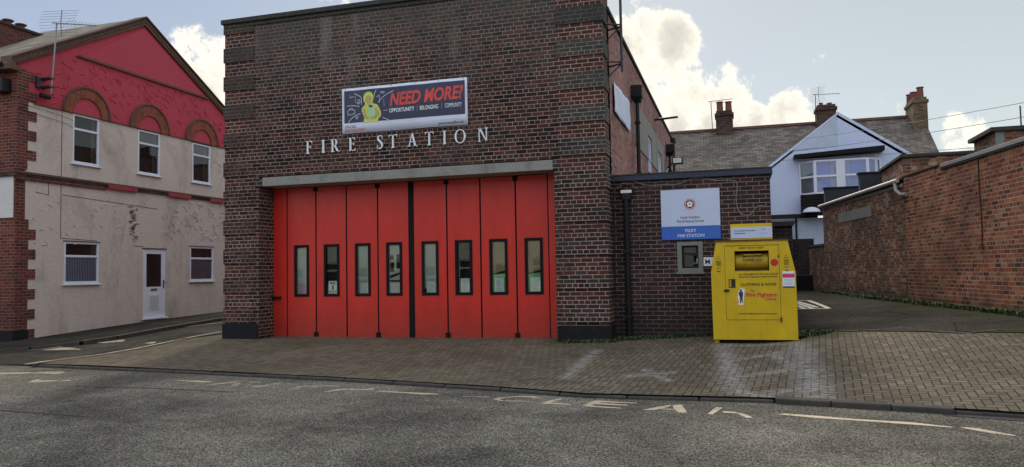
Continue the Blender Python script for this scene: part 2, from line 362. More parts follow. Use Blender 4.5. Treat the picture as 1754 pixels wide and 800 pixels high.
cc = t_.mix(t_.math('MULTIPLY', mo, t_.ramp(t_.noise(t_.node('ShaderNodeTexCoord').outputs['Object'], 3.5, 6, .7), [(.38, 0.0), (.55, .95)])), c_, (.05, .065, .014, 1))
t_.put(b_.inputs['Base Color'], cc)

def pavers():
    m, t, b = mat('block_paving')
    uv = t.node('ShaderNodeUVMap').outputs[0]; co = t.node('ShaderNodeTexCoord').outputs['Object']
    wob = t.node('ShaderNodeTexNoise', {'Vector': uv, 'Scale': 1.3, 'Detail': 3.0}).outputs[1]
    uvw = t.node('ShaderNodeVectorMath', {0: uv, 1: t.node('ShaderNodeVectorMath', {0: wob, 1: (.03, .03, 0)}, operation='MULTIPLY').outputs[0]}, operation='ADD').outputs[0]
    sc_v = t.node('ShaderNodeVectorMath', {0: uvw, 1: (1 / .1, 1 / .1, 0)}, operation='MULTIPLY').outputs[0]
    sp = t.node('ShaderNodeSeparateXYZ', {0: sc_v}); X, Y = sp.outputs[0], sp.outputs[1]
    M = t.math
    I, J = M('FLOOR', X), M('FLOOR', Y); fx, fy = M('SUBTRACT', X, I), M('SUBTRACT', Y, J)
    k = t.node('ShaderNodeMath', {0: M('SUBTRACT', I, J), 1: 4.0}, operation='FLOORED_MODULO').outputs[0]
    def isk(n):
        q = t.node('ShaderNodeMath', {0: k, 1: float(n), 2: .25}, operation='COMPARE'); return q.outputs[0]
    k0, k1, k2, k3 = isk(0), isk(1), isk(2), isk(3)
    dL = M('ADD', fx, k1); dR = M('ADD', M('SUBTRACT', 1.0, fx), k0); dB = M('ADD', fy, k2); dT = M('ADD', M('SUBTRACT', 1.0, fy), k3)
    dist = M('MINIMUM', M('MINIMUM', dL, dR), M('MINIMUM', dB, dT))
    joint = t.node('ShaderNodeMapRange', {0: dist, 1: .035, 2: .085, 3: 1.0, 4: 0.0}, interpolation_type='SMOOTHSTEP').outputs[0]
    idv = t.node('ShaderNodeCombineXYZ', {0: M('SUBTRACT', I, k1), 1: M('SUBTRACT', J, k2), 2: M('ADD', k2, k3)}).outputs[0]
    rnd = t.node('ShaderNodeTexWhiteNoise', {0: idv}).outputs[0]
    c = t.ramp(rnd, [(0, (.118, .098, .069)), (.5, (.145, .122, .088)), (1, (.175, .149, .109))])
    c = t.mix(1.0, c, t.ramp(t.noise(co, .6, 7, .62, .4), [(.35, .78), (.65, 1.16)]), 'MULTIPLY')
    c = t.mix(1.0, c, t.ramp(t.noise(co, 45, 4, .7), [(.3, .8), (.7, 1.2)]), 'MULTIPLY')
    c = t.mix(t.ramp(t.noise(co, 9, 6, .75), [(.6, 0.0), (.74, .5)]), c, (.055, .05, .04, 1))
    c = t.mix(joint, c, (.046, .041, .031, 1))
    wh = t.node('ShaderNodeAttribute', attribute_name='chalk').outputs['Fac']
    wn = t.ramp(t.noise(t.node('ShaderNodeMapping', {0: co, 3: (1, 2.2, 1)}).outputs[0], 7, 6, .72, .4), [(.40, 0.0), (.62, 1.0)])
    c = t.mix(t.math('MULTIPLY', t.math('MULTIPLY', wh, wn), .75), c, (.40, .40, .40, 1))
    mo = t.node('ShaderNodeAttribute', attribute_name='moss').outputs['Fac']
    mn = t.ramp(t.noise(co, 5, 6, .7), [(.36, 0.0), (.56, 1.0)])
    c = t.mix(t.math('MULTIPLY', mo, mn), c, t.mix(joint, (.07, .072, .04, 1), (.035, .07, .012, 1)))
    t.put(b.inputs['Base Color'], c); b.inputs['Roughness'].default_value = .97; b.inputs['Specular IOR Level'].default_value = .08
    h = t.math('ADD', t.math('SUBTRACT', t.math('MULTIPLY', t.noise(co, 60, 3), .2), joint), t.math('MULTIPLY', rnd, .3))
    bp_ = t.node('ShaderNodeBump', {'Strength': 1.0, 'Distance': .012, 'Height': h}); t.l.new(bp_.outputs[0], b.inputs['Normal'])
pavers()
def worn_paint(name, col, keep=.5):
    m, t, b = mat(name)
    co = t.node('ShaderNodeTexCoord').outputs['Object']
    g = t.math('ADD', t.math('MULTIPLY', t.noise(co, 3.0, 6, .7), .6), t.math('MULTIPLY', t.noise(co, 55, 3, .7), .5))
    a = t.ramp(g, [(keep - .05, 1.0), (keep + .07, 0.0)])
    c = t.mix(1.0, (*col, 1), t.ramp(t.noise(co, 40, 4), [(.3, .7), (.7, 1.1)]), 'MULTIPLY')
    t.put(b.inputs['Base Color'], c); b.inputs['Roughness'].default_value = .7; t.put(b.inputs['Alpha'], a)
worn_paint('cream_road_paint', (.56, .46, .31), .635)
worn_paint('faded_road_paint', (.44, .37, .27), .585)
worn_paint('white_yard_paint', (.5, .47, .40), .68)
plain('weed_leaf', (.035, .07, .014), .7, var=.5, vscale=9)
plain('weed_leaf_pale', (.07, .10, .025), .7, var=.4, vscale=9)
plain('earth', (.05, .042, .03), .95, var=.4)
plain('patch_asphalt', (.018, .018, .018), .85, var=.3, bump=.7, vscale=3)

# ------------------------------------------------------------------ mesh builder
class MB:
    def __init__(s, xf=None): s.v = []; s.f = []; s.uv = []; s.m = []; s.cur = 0; s.xf = xf; s.mats = []
    def use(s, name):
        if name not in s.mats: s.mats.append(name)
        s.cur = s.mats.index(name); return s
    def face(s, pts, uvs=None):
        pts = [Vector(p) for p in pts]
        n = Vector((0, 0, 0))
        for i in range(len(pts)):
            a, b = pts[i], pts[(i + 1) % len(pts)]
            n += Vector(((a.y - b.y) * (a.z + b.z), (a.z - b.z) * (a.x + b.x), (a.x - b.x) * (a.y + b.y)))
        if uvs is None:
            ax, ay, az = abs(n.x), abs(n.y), abs(n.z)
            if ay >= ax and ay >= az: uvs = [(p.x, p.z) for p in pts]
            elif ax >= az: uvs = [(p.y, p.z) for p in pts]
            else: uvs = [(p.x, p.y) for p in pts]
        i0 = len(s.v); s.v += pts; s.f.append(list(range(i0, i0 + len(pts)))); s.uv += [tuple(u) for u in uvs]; s.m.append(s.cur)
    def box(s, x0, x1, y0, y1, z0, z1, skip=''):
        a = (x0, y0, z0); b = (x1, y0, z0); c = (x1, y1, z0); d = (x0, y1, z0)
        e = (x0, y0, z1); f = (x1, y0, z1); g = (x1, y1, z1); h = (x0, y1, z1)
        if 'b' not in skip: s.face([a, d, c, b])
        if 't' not in skip: s.face([e, f, g, h])
        if 'f' not in skip: s.face([a, b, f, e])
        if 'k' not in skip: s.face([c, d, h, g])
        if 'l' not in skip: s.face([d, a, e, h])
        if 'r' not in skip: s.face([b, c, g, f])
        return s
    def prism(s, poly, vec):
        """extrude a planar polygon by vec"""
        v = Vector(vec); p = [Vector(q) for q in poly]; q = [a + v for a in p]
        s.face(p); s.face(q[::-1])
        for i in range(len(p)):
            j = (i + 1) % len(p); s.face([p[j], p[i], q[i], q[j]])
        return s
    def tube(s, pts, r, n=8, r2=None, cap=True):
        pts = [Vector(p) for p in pts]; rings = []
        up = Vector((0, 0, 1)); L = len(pts)
        for i, p in enumerate(pts):
            d = (pts[min(i + 1, L - 1)] - pts[max(i - 1, 0)]).normalized()
            a = d.cross(up if abs(d.z) < .95 else Vector((1, 0, 0))).normalized(); b = d.cross(a)
            rr = r if r2 is None else r + (r2 - r) * i / max(1, L - 1)
            rings.append([p + a * rr * math.cos(2 * math.pi * k / n) + b * rr * math.sin(2 * math.pi * k / n) for k in range(n)])
        for i in range(L - 1):
            for k in range(n):
                j = (k + 1) % n; s.face([rings[i][k], rings[i][j], rings[i + 1][j], rings[i + 1][k]])
        if cap: s.face(rings[0]); s.face(rings[-1][::-1])
        return s
    def lathe(s, c, prof, n=16):
        """profile [(r,z)...] about a vertical axis through c"""
        c = Vector(c)
        rg = [[c + Vector((r * math.cos(2 * math.pi * k / n), r * math.sin(2 * math.pi * k / n), z)) for k in range(n)] for r, z in prof]
        for i in range(len(rg) - 1):
            for k in range(n):
                j = (k + 1) % n; s.face([rg[i][k], rg[i][j], rg[i + 1][j], rg[i + 1][k]])
        s.face(rg[0][::-1]); s.face(rg[-1]); return s
    def build(s, name, parent=None, bevel=0, smooth=False, kind=None, label=None):
        me = bpy.data.meshes.new(name)
        off = Vector((0, 0, 0)); p = parent
        while p is not None: off += p.location; p = p.parent
        vs = [(s.xf(v) if s.xf else v) - off for v in s.v]
        me.from_pydata([tuple(v) for v in vs], [], s.f)
        ul = me.uv_layers.new(name='UVMap')
        ul.data.foreach_set('uv', [c for u in s.uv for c in u])
        for n in s.mats: me.materials.append(MATS[n])
        me.polygons.foreach_set('material_index', s.m)
        if smooth: me.polygons.foreach_set('use_smooth', [True] * len(me.polygons))
        me.update()
        import bmesh
        bm = bmesh.new(); bm.from_mesh(me)
        bmesh.ops.remove_doubles(bm, verts=bm.verts, dist=.0004)
        bm.normal_update(); bm.to_mesh(me); bm.free()
        o = bpy.data.objects.new(name, me); S.collection.objects.link(o)
        if parent is not None: o.parent = parent
        if bevel:
            bv = o.modifiers.new('bevel', 'BEVEL'); bv.width = bevel; bv.segments = 2; bv.limit_method = 'ANGLE'; bv.angle_limit = R(40)
        if kind: o['kind'] = kind
        if label: o['label'] = label
        return o

def thing(name, label, cat, loc=(0, 0, 0), group=None):
    o = bpy.data.objects.new(name, None); S.collection.objects.link(o); o.location = loc
    o['label'] = label; o['category'] = cat; o.empty_display_size = .2
    if group: o['group'] = group
    return o
def tag(o, label, cat, group=None):
    o['label'] = label; o['category'] = cat
    if group: o['group'] = group
    return o
def Bx(m, *a, **k): return MB().use(m).box(*a, **k)

def wall_sheet(mb, plane, c, thick, u0, u1, z0, z1, holes, reveal=None):
    """rectangular wall with openings. plane 'y': faces -y at y=c, body to y=c+thick; plane 'x': faces +x at x=c, body to x=c-thick"""
    P = (lambda u, z, d: (u, c + d, z)) if plane == 'y' else (lambda u, z, d: (c - d, u, z))
    us = sorted({u0, u1, *[h[0] for h in holes], *[h[1] for h in holes]}); zs = sorted({z0, z1, *[h[2] for h in holes], *[h[3] for h in holes]})
    inh = lambda a, b: any(h[0] - 1e-6 < a < h[1] + 1e-6 and h[2] - 1e-6 < b < h[3] + 1e-6 for h in holes)
    for i in range(len(us) - 1):
        for j in range(len(zs) - 1):
            if inh((us[i] + us[i + 1]) / 2, (zs[j] + zs[j + 1]) / 2): continue
            q = [(us[i], zs[j]), (us[i + 1], zs[j]), (us[i + 1], zs[j + 1]), (us[i], zs[j + 1])]
            mb.face([P(u, z, 0) for u, z in q]); mb.face([P(u, z, thick) for u, z in q][::-1])
    cur = mb.cur
    for r in [(u0, u1, z0, z1)] + [tuple(h) for h in holes]:
        if reveal and r in [tuple(h) for h in holes]: mb.use(reveal)
        a, b, e, f = r
        for (p, q) in (((a, e), (b, e)), ((b, e), (b, f)), ((b, f), (a, f)), ((a, f), (a, e))):
            mb.face([P(*p, 0), P(*q, 0), P(*q, thick), P(*p, thick)])
        mb.cur = cur
    return mb

# text: converted from a curve and fitted to a box in a given plane
def text_mesh(body, bold=0.0, shear=0.0, spacing=1.0):
    cu = bpy.data.curves.new('t', 'FONT'); cu.body = body; cu.size = 1; cu.shear = shear; cu.offset = bold; cu.space_character = spacing
    cu.resolution_u = 3; cu.align_x = 'CENTER'
    ob = bpy.data.objects.new('t', cu); S.collection.objects.link(ob)
    dg = bpy.context.evaluated_depsgraph_get(); me = bpy.data.meshes.new_from_object(ob.evaluated_get(dg))
    vs = [v.co.copy() for v in me.vertices]; fs = [list(p.vertices) for p in me.polygons]
    bpy.data.objects.remove(ob); bpy.data.curves.remove(cu); bpy.data.meshes.remove(me)
    return vs, fs
def lettering(name, body, m, parent, u0, u1, v0, v1, y, bold=0.0, shear=0.0, thick=.0, rot=0.0, label=None, pos=None):
    vs, fs = text_mesh(body, bold, shear)
    xs = [v.x for v in vs]; ys = [v.y for v in vs]
    ax, bx, ay, by = min(xs), max(xs), min(ys), max(ys)
    mb = MB().use(m)
    def P(v, d=0):
        u = u0 + (v.x - ax) / (bx - ax) * (u1 - u0); w = v0 + (v.y - ay) / (by - ay) * (v1 - v0) + rot * (u - (u0 + u1) / 2)
        return pos(u, w, d) if pos else Vector((u, y - d, w))
    for f in fs: mb.face([P(vs[i], thick) for i in f])
    return mb.build(name, parent, label=label)

# ------------------------------------------------------------------ ground heights
CTRL = []
def ctl(x, y, z): CTRL.append((x, y, z))
KERB = [(-13.30, -3.20), (-13.08, -3.25), (-9.43, -3.62), (-6.25, -4.02), (-4.69, -4.30), (-3.16, -4.58), (-1.94, -4.92), (.28, -4.86), (2.11, -5.20), (2.86, -5.36), (9.0, -6.1), (16, -7.0)]
for x, y in KERB: ctl(x, y, .045)
for p in [(-11.3, 0, .25), (-9, 0, .24), (-7, .3, .24), (-5, 0, .24), (-3.5, 0, .24), (-2.4, .3, .28), (-1.3, .55, .31), (.33, -.61, .30), (-.44, -.69, .30), (.6, .6, .40), (1.17, .76, .42),
          (2.67, -.65, .52), (4.05, -1.76, .60), (4.78, .51, .72), (4.5, 2.2, .72), (3.97, 5.7, .73), (3.4, 9.3, .74), (2.88, 12.8, .75), (1.9, 11.6, .75), (.8, 12.6, .75), (1.69, 8.24, .70), (2.0, 4.4, .65),
          (.8, 4.4, .62), (5.4, -2.8, .55), (8, -4, .5), (1, 16, .75), (5, 14, .8), (-15.3, .15, .05), (-15.84, 5.97, .26), (-13.36, -.95, .1), (-12.76, 1.96, .2), (-13.88, 3.42, .22),
          (-17.4, -.4, -.02), (-18.1, .2, 0), (-18.1, 5.4, .22), (-18.1, 9, .32), (-12, 9, .36), (-16, 14, .44), (-12, 14, .44), (-16, 30, .9), (-12, 30, .9), (-18.5, 30, .9), (-20, -2, 0), (-24, -1, 0), (-14.9, -1.65, .0), (-13.5, -2.34, 0.01), (-16, -3.2, 0), (-20, -4, 0), (-24, -4, 0)]: ctl(*p)
_C = np.array(CTRL); _n = len(_C)
_K = np.linalg.norm(_C[:, None, :2] - _C[None, :, :2], axis=2)
_A = np.zeros((_n + 3, _n + 3)); _A[:_n, :_n] = -_K - 0 * np.eye(_n); _A[:_n, _n] = 1; _A[:_n, _n + 1:] = _C[:, :2]; _A[_n:, :_n] = _A[:_n, _n:].T
_w = np.linalg.solve(_A, np.concatenate([_C[:, 2], [0, 0, 0]]))
def H(x, y):
    d = np.hypot(_C[:, 0] - x, _C[:, 1] - y)
    return float(-(d @ _w[:_n]) + _w[_n] + _w[_n + 1] * x + _w[_n + 2] * y)
def kerb_y(x):
    return float(np.interp(x, [k[0] for k in KERB], [k[1] for k in KERB]))

def seg_d(x, y, a, b):
    ax, ay = a; bx, by = b; t = max(0, min(1, ((x - ax) * (bx - ax) + (y - ay) * (by - ay)) / ((bx - ax) ** 2 + (by - ay) ** 2)))
    return math.hypot(x - ax - t * (bx - ax), y - ay - t * (by - ay))
def inside(x, y, poly):
    c = False; j = len(poly) - 1
    for i in range(len(poly)):
        xi, yi = poly[i]; xj, yj = poly[j]
        if (yi > y) != (yj > y) and x < (xj - xi) * (y - yi) / (yj - yi) + xi: c = not c
        j = i
    return c
def draped(name, mname, strips, off, uvrot=0.0, attrs=None, skirt=.0):
    """strips: function s->(front point, back point) sampled in a grid; off: height above H; attrs: {name: f(x,y)}"""
    front, back, nu, nv = strips
    vs = []; fs = []; uvs = []
    for i in range(nu + 1):
        a = front(i / nu); b = back(i / nu)
        for j in range(nv + 1):
            t = j / nv; x = a[0] + (b[0] - a[0]) * t; y = a[1] + (b[1] - a[1]) * t
            vs.append((x, y, H(x, y) + off)); c, s_ = math.cos(uvrot), math.sin(uvrot)
            uvs.append((x * c + y * s_, -x * s_ + y * c))
    for i in range(nu):
        for j in range(nv):
            k = i * (nv + 1) + j; fs.append([k, k + nv + 1, k + nv + 2, k + 1])
    me = bpy.data.meshes.new(name); me.from_pydata(vs, [], fs)
    ul = me.uv_layers.new(name='UVMap')
    ul.data.foreach_set('uv', [c for p in me.polygons for vi in p.vertices for c in uvs[vi]])
    for an, fn in (attrs or {}).items():
        at = me.attributes.new(an, 'FLOAT', 'POINT'); at.data.foreach_set('value', [fn(v[0], v[1]) for v in vs])
    me.materials.append(MATS[mname]); me.polygons.foreach_set('use_smooth', [True] * len(fs)); me.update()
    o = bpy.data.objects.new(name, me); S.collection.objects.link(o); o['kind'] = 'structure'
    return o
def lerp_poly(P):
    xs = np.linspace(0, 1, len(P)); X = [p[0] for p in P]; Y = [p[1] for p in P]
    return lambda t: (float(np.interp(t, xs, X)), float(np.interp(t, xs, Y)))

# base ground, main road
g = MB().use('earth'); g.face([(-700, -700, -.35), (700, -700, -.35), (700, 900, -.35), (-700, 900, -.35)]); g.build('ground', kind='structure')
rd = MB().use('road_asphalt')
xs = [-160, -60, -25, -16] + [k[0] for k in KERB] + [30, 60, 160]
for a, b in zip(xs[:-1], xs[1:]):
    ya = kerb_y(a) if a > -13.4 else -3.2; yb = kerb_y(b) if b > -13.4 else -3.2
    rd.face([(a, -40, 0), (b, -40, 0), (b, yb + .02, 0), (a, ya + .02, 0)])
road = rd.build('road', kind='structure')

# side street (asphalt) between the kerb of the house and the forecourt edge
KL = [tuple(onZ(46, 601.6, 0.0)[:2]), (-15.3, .15), (-15.6, 3), (-15.85, 6), (-16.0, 12), (-16.2, 34)]
FE = [(-13.25, -3.2), tuple(onZ(120, 617, .03)[:2]), tuple(onZ(194, 607, .08)[:2]), tuple(onZ(296, 587, .17)[:2]), tuple(onZ(383, 569.6, .235)[:2]), (-11.9, 4.5), (-11.75, 8), (-11.7, 34)]
draped('side_street', 'street_asphalt', (lerp_poly([(-30, -3.2), (-18, -3.2), (-13.2, -3.19)]), lerp_poly([(-30, -1.9), (-18, -1.2), (-13.2, -3.0)]), 40, 8), .004)
draped('side_street', 'street_asphalt', (lerp_poly([(-19.2, -1.35), (-17.2, -1.0), (-16.0, -.4), (-15.35, .4), (-15.6, 3), (-15.85, 6), (-16.0, 12), (-16.2, 34)]), lerp_poly([(-13.9, -3.05), (-13.4, -2.6), (-13.3, -1.8), (-12.9, .0), (-12.6, 2.6), (-11.9, 5), (-11.3, 8), (-11.1, 34)]), 60, 10), .008)

# ---- forecourt of blocks
G0 = onZ(1240, 592, .30); G1 = onZ(1255, 660, .15); G2 = onZ(1365, 592, .31); G3 = onZ(1400, 668, .16); G4 = onZ(1310, 672, .12)
CHALK = [(G0, G1, .13), (G2, G3, .17), (G1, G4, .10), (G0, G2, .12), (onZ(1240, 640, .2), onZ(1390, 625, .25), .08), (onZ(1250, 615, .25), onZ(1340, 606, .27), .08), (onZ(1330, 612, .25), onZ(1400, 650, .2), .09),
         (onZ(1022, 596, .27), onZ(968, 645, .13), .09), (onZ(1075, 640, .16), onZ(1150, 632, .2), .08), (onZ(1105, 628, .2), onZ(1145, 648, .15), .06), (onZ(1320, 665, .14), onZ(1400, 655, .18), .08)]
def chalk(x, y):
    v = 0
    for a, b, r in CHALK:
        d = seg_d(x, y, (a[0], a[1]), (b[0], b[1])); v = max(v, max(0, 1 - d / (r * 1.9)))
    return v
def moss(x, y):
    v = max(0, 1 - seg_d(x, y, (-3.4, -.05), (-1.9, .3)) / .45) * 1.2
    v = max(v, max(0, 1 - seg_d(x, y, (-2.3, .45), (-.5, .45)) / .4))
    v = max(v, max(0, 1 - seg_d(x, y, (1.15, .3), (1.5, -.1)) / .6))
    v = max(v, max(0, 1 - seg_d(x, y, (-11.7, -.25), (-13.0, .3)) / .8) * .8)
    v = max(v, max(0, 1 - seg_d(x, y, (4.8, .6), (2.8, 12.9)) / .75) * 1.2)
    v = max(v, max(0, 1 - seg_d(x, y, (4.1, -1.7), (5.6, -1.2)) / .8))
    return min(1, v)
fa = lambda t: (-13.2 + t * 25.2, kerb_y(-13.2 + t * 25.2))
BACK = [(-13.2, -3.1), (-13.15, -1.3), (-12.6, 1.8), (-11.64, 3.5)]
_bx = [-13.2, -13.05, -12.9, -12.6, -12.2, -11.30, -11.29, -10.0, -3.5, -2.4, -2.3, .7, 1.17, 2.67, 4.05, 6, 12]
_by = [-3.1, -1.8, -.6, 1.0, 2.4, 3.8, .75, .75, .75, .75, .75, .76, .72, -.65, -1.76, -2.3, -3.4]
fb = lambda t: (-13.2 + t * 25.2, float(np.interp(-13.2 + t * 25.2, _bx, _by)))
draped('forecourt', 'block_paving', (fa, fb, 420, 90), .018, uvrot=-.1, attrs={'chalk': chalk, 'moss': moss})
# ---- yard of asphalt beside the annexe
YB = [(.6, .70), (1.17, .73), (1.9, .05), (2.67, -.68), (3.3, -1.18), (4.05, -1.80), (6, -2.34), (12, -3.44)]
draped('yard', 'yard_asphalt', (lerp_poly(YB), lerp_poly([(-.4, 17), (.4, 17), (1.2, 17), (2.0, 17), (3.2, 16), (4.6, 14), (7, 10), (12, 6)]), 90, 140), .030, attrs={'moss': moss})
# crumbling edge strip between yard and blocks
cr = MB().use('patch_asphalt')
pts = [onZ(x, y, z) for x, y, z in ((1378, 568, .42), (1440, 570, .45), (1500, 569, .49), (1545, 567, .51), (1600, 571, .54), (1660, 572, .57), (1710, 569, .59), (1760, 569, .61))]
pa = []
for p, q in zip(pts[:-1], pts[1:]):
    for k in range(8):
        t = k / 8; pa.append((p[0] + (q[0] - p[0]) * t, p[1] + (q[1] - p[1]) * t))
for p, q in zip(pa[:-1], pa[1:]):
    w0 = .01 + .10 * random.random() ** 2; w1 = .01 + .09 * random.random() ** 2
    x, y = p; x2, y2 = q
    cr.face([(x, y - w0, H(x, y - w0) + .034), (x2 + .01, y2 - w0, H(x2, y2 - w0) + .034), (x2 + .01, y2 + w1, H(x2, y2 + w1) + .037), (x, y + w1, H(x, y + w1) + .037)])
cr.build('asphalt_edge', kind='structure')
# ---- kerb of the forecourt: low worn stones, three proud ones on the right
kb = MB().use('kerb_stone')
x = -13.1
while x < 11.5:
    L = .9 if x < .2 or x > 2.0 else .62
    y0, y1 = kerb_y(x), kerb_y(x + L - .012)
    h = .036 + .008 * random.random(); fw = .0
    if .0 < x < 2.0: h = .066 + .012 * random.random(); fw = .02
    if -1.9 < x <= .0 or x > 2.0: h = .034; fw = -.03
    kb.prism([(x, y0 - .06 - fw, -.1), (x + L - .014, y1 - .06 - fw, -.1), (x + L - .014, y1 - .06 - fw, h), (x, y0 - .06 - fw, h)], (0, .13 + fw * .5, 0.012)); x += L
kb.build('kerb', kind='structure', bevel=.016)
# tar strips where the road was patched along the kerb
pt = MB().use('patch_asphalt')
def strip_z(mb, P, z):
    mb.face([(*onZ(x, y, z)[:2], z) for x, y in P])
strip_z(pt, [(950, 668), (975, 664), (1085, 677), (1150, 681), (1150, 685), (1000, 681), (940, 671)], .006)
strip_z(pt, [(1605, 703), (1625, 703), (1754, 714), (1800, 719), (1800, 723), (1754, 721), (1620, 712)], .006)
pt.build('tar_patch', kind='structure')
ck = MB().use('print_black')
for P in ([(0, 702), (40, 705), (90, 708), (150, 713), (150, 714), (90, 709.6), (40, 706.8), (0, 703.4)], [(130, 661.5), (250, 664), (400, 671), (400, 671.6), (250, 664.9), (130, 662.2)]): strip_z(ck, P, .004)
ck.build('road_crack', kind='structure')

# ---- road paint: KEEP CLEAR with its border dashes
def mark(name, mname, polys, z=.004):
    mb = MB().use(mname)
    for P in polys:
        pl = [Vector((*onZ(x, y, z)[:2], z)) for x, y in P]; mb.face(pl)
    o = mb.build(name, road); return o
mark('dash_marking', 'faded_road_paint', [[(0, 638.6), (60, 637.4), (108, 636.2), (112, 638.4), (98, 640.5), (60, 639.6), (0, 641)]])
mark('arrow_marking', 'faded_road_paint', [[(48, 654.5), (64, 649), (72, 648.8), (66, 651.6), (120, 650.8), (122, 652.2), (84, 653.4), (60, 654.8)]])
mark('dash_marking', 'cream_road_paint', [[(298, 651.2), (318, 651), (362, 653), (360, 654.8), (344, 655), (322, 653.6)]])
mark('letter_marking', 'faded_road_paint', [[(352, 659.2), (372, 656.6), (398, 653.2), (417, 652), (416, 653.4), (404, 655.6), (384, 657.4), (366, 659.4)], [(394, 661.8), (400, 657.6), (410, 656), (413, 657.2), (404, 661.8)], [(417, 653.6), (430, 653.6), (448, 654), (447, 655.2), (430, 655)]])
mark('letter_marking', 'faded_road_paint', [[(430, 662), (433, 660.6), (450, 660), (470, 656.4), (482, 655), (480, 657), (462, 660.6), (444, 663.8)], [(470, 658.2), (480, 657.6), (478, 660), (466, 660)], [(482, 656), (512, 657.8), (512, 658.8), (482, 657.4)]])
mark('letter_marking', 'faded_road_paint', [[(492, 666), (500, 663.4), (516, 661), (530, 660), (528, 661.6), (514, 663.4), (512, 667.6), (500, 667)], [(530, 661.2), (552, 662.8), (552, 664.4), (528, 663.2)], [(534, 659.2), (560, 660), (584, 661.4), (582, 662.6), (556, 661.8), (536, 660.6)]])
mark('letter_marking', 'cream_road_paint', [[(552, 670.8), (566, 669.2), (580, 665.8), (596, 665.6), (596, 667.4), (580, 668.8), (564, 671)], [(596, 665.8), (630, 666.6), (638, 664.2), (642, 666.4), (632, 668.2), (600, 668)]])
mark('dash_marking', 'cream_road_paint', [[(644, 670.6), (652, 669.2), (690, 671.4), (752, 674.4), (752, 675.6), (722, 675.8), (690, 673.2)]])
mark('dash_marking', 'faded_road_paint', [[(792, 678.4), (816, 678.4), (822, 679), (838, 679), (834, 680.6), (820, 680.6), (814, 679.4), (792, 679.4)]])
mark('letter_marking', 'cream_road_paint', [[(845, 683.4), (852, 681.2), (862, 680.4), (868, 681), (856, 683.4), (858, 685), (868, 686.6), (856, 686.6), (848, 685)], [(866, 679.8), (892, 678.2), (912, 678.6), (930, 681.8), (928, 683), (908, 680.6), (890, 679.8), (868, 680.8)], [(866, 686), (912, 687), (912, 687.8), (866, 687.2)]])
mark('letter_marking', 'cream_road_paint', [[(928, 690.4), (944, 685.2), (958, 682.2), (966, 682.6), (950, 688), (944, 689.2), (976, 691.8), (978, 693.8), (950, 692), (932, 691.8)]])
mark('letter_marking', 'cream_road_paint', [[(996, 694.6), (1012, 688.4), (1020, 686), (1030, 686.4), (1090, 689.8), (1092, 691), (1032, 689), (1026, 690), (1074, 693), (1076, 695), (1030, 693), (1018, 692.6), (1014, 695), (1060, 697.8), (1068, 700), (1030, 698), (1008, 696.6)]])
mark('letter_marking', 'cream_road_paint', [[(1098, 702.4), (1126, 697), (1146, 693.6), (1152, 694), (1136, 700), (1120, 702.4)], [(1152, 694.2), (1164, 693), (1168, 693.4), (1176, 704.8), (1174, 707), (1162, 706.4), (1154, 700)], [(1134, 699.6), (1152, 700.4), (1154, 702.2), (1130, 701)]])
mark('letter_marking', 'cream_road_paint', [[(1212, 709), (1222, 700.6), (1226, 697.6), (1238, 698.2), (1230, 704), (1220, 710)], [(1236, 704.2), (1260, 705.4), (1264, 708), (1240, 707)], [(1262, 706.6), (1276, 709.4), (1290, 715), (1280, 716), (1268, 711)]])
mark('border_marking', 'cream_road_paint', [[(1330, 709.4), (1345, 708.2), (1400, 712.2), (1470, 718), (1560, 723), (1632, 731.2), (1630, 732.4), (1560, 727), (1470, 720.6), (1400, 716)], [(1645, 731.4), (1672, 733), (1740, 745.6), (1738, 746.8), (1700, 742.4), (1650, 733.4)]])
# yellow lines of the side street and bay marks in the yard, draped on their slopes
def drapeline(name, mname, P, w, off, parent=None):
    mb = MB().use(mname)
    Q = []
    for p, q in zip(P[:-1], P[1:]):
        n = max(1, int(math.hypot(q[0] - p[0], q[1] - p[1]) / .3))
        for k in range(n): Q.append((p[0] + (q[0] - p[0]) * k / n, p[1] + (q[1] - p[1]) * k / n))
    Q.append(P[-1])
    for p, q in zip(Q[:-1], Q[1:]):
        d = Vector((q[0] - p[0], q[1] - p[1])).normalized(); nx, ny = -d.y * w / 2, d.x * w / 2
        mb.face([(x, y, H(x, y) + off) for x, y in ((p[0] - nx, p[1] - ny), (q[0] - nx, q[1] - ny), (q[0] + nx, q[1] + ny), (p[0] + nx, p[1] + ny))])
    return mb.build(name, kind='structure')
def gz(x, y):
    z = .1
    for _ in range(25):
        p = onZ(x, y, z); z = .5 * z + .5 * H(p[0], p[1])
    return (p[0], p[1])
drapeline('street_line', 'faded_road_paint', [gz(43, 628), gz(120, 617), gz(194, 607), gz(240, 599), gz(296, 587), gz(340, 578), gz(383, 570)], .12, .045)
drapeline('street_line', 'faded_road_paint', [gz(50, 601), gz(100, 595), gz(155, 587), gz(250, 571), (gz(383, 552))], .09, .014)
bm_ = MB().use('faded_road_paint')
for P in ([(70, 601), (105, 596), (128, 597), (140, 600), (100, 601)], [(165, 588), (215, 582), (212, 586), (180, 589)], [(245, 589), (268, 586), (262, 590)]): bm_.face([(*gz(x, y), H(*gz(x, y)) + .016) for x, y in P])
bm_.build('worn_patch', kind='structure')
mbz = [((1366, 517), (1385, 517)), ((1385, 517), (1420, 531)), ((1366, 531.5), (1420, 531)), ((1366, 522), (1392, 531)), ((1366, 519), (1400, 529)), ((1366, 526), (1378, 531))]
for a, b in mbz: drapeline('bay_marking', 'white_yard_paint', [gz(*a), gz(*b)], .11, .036)

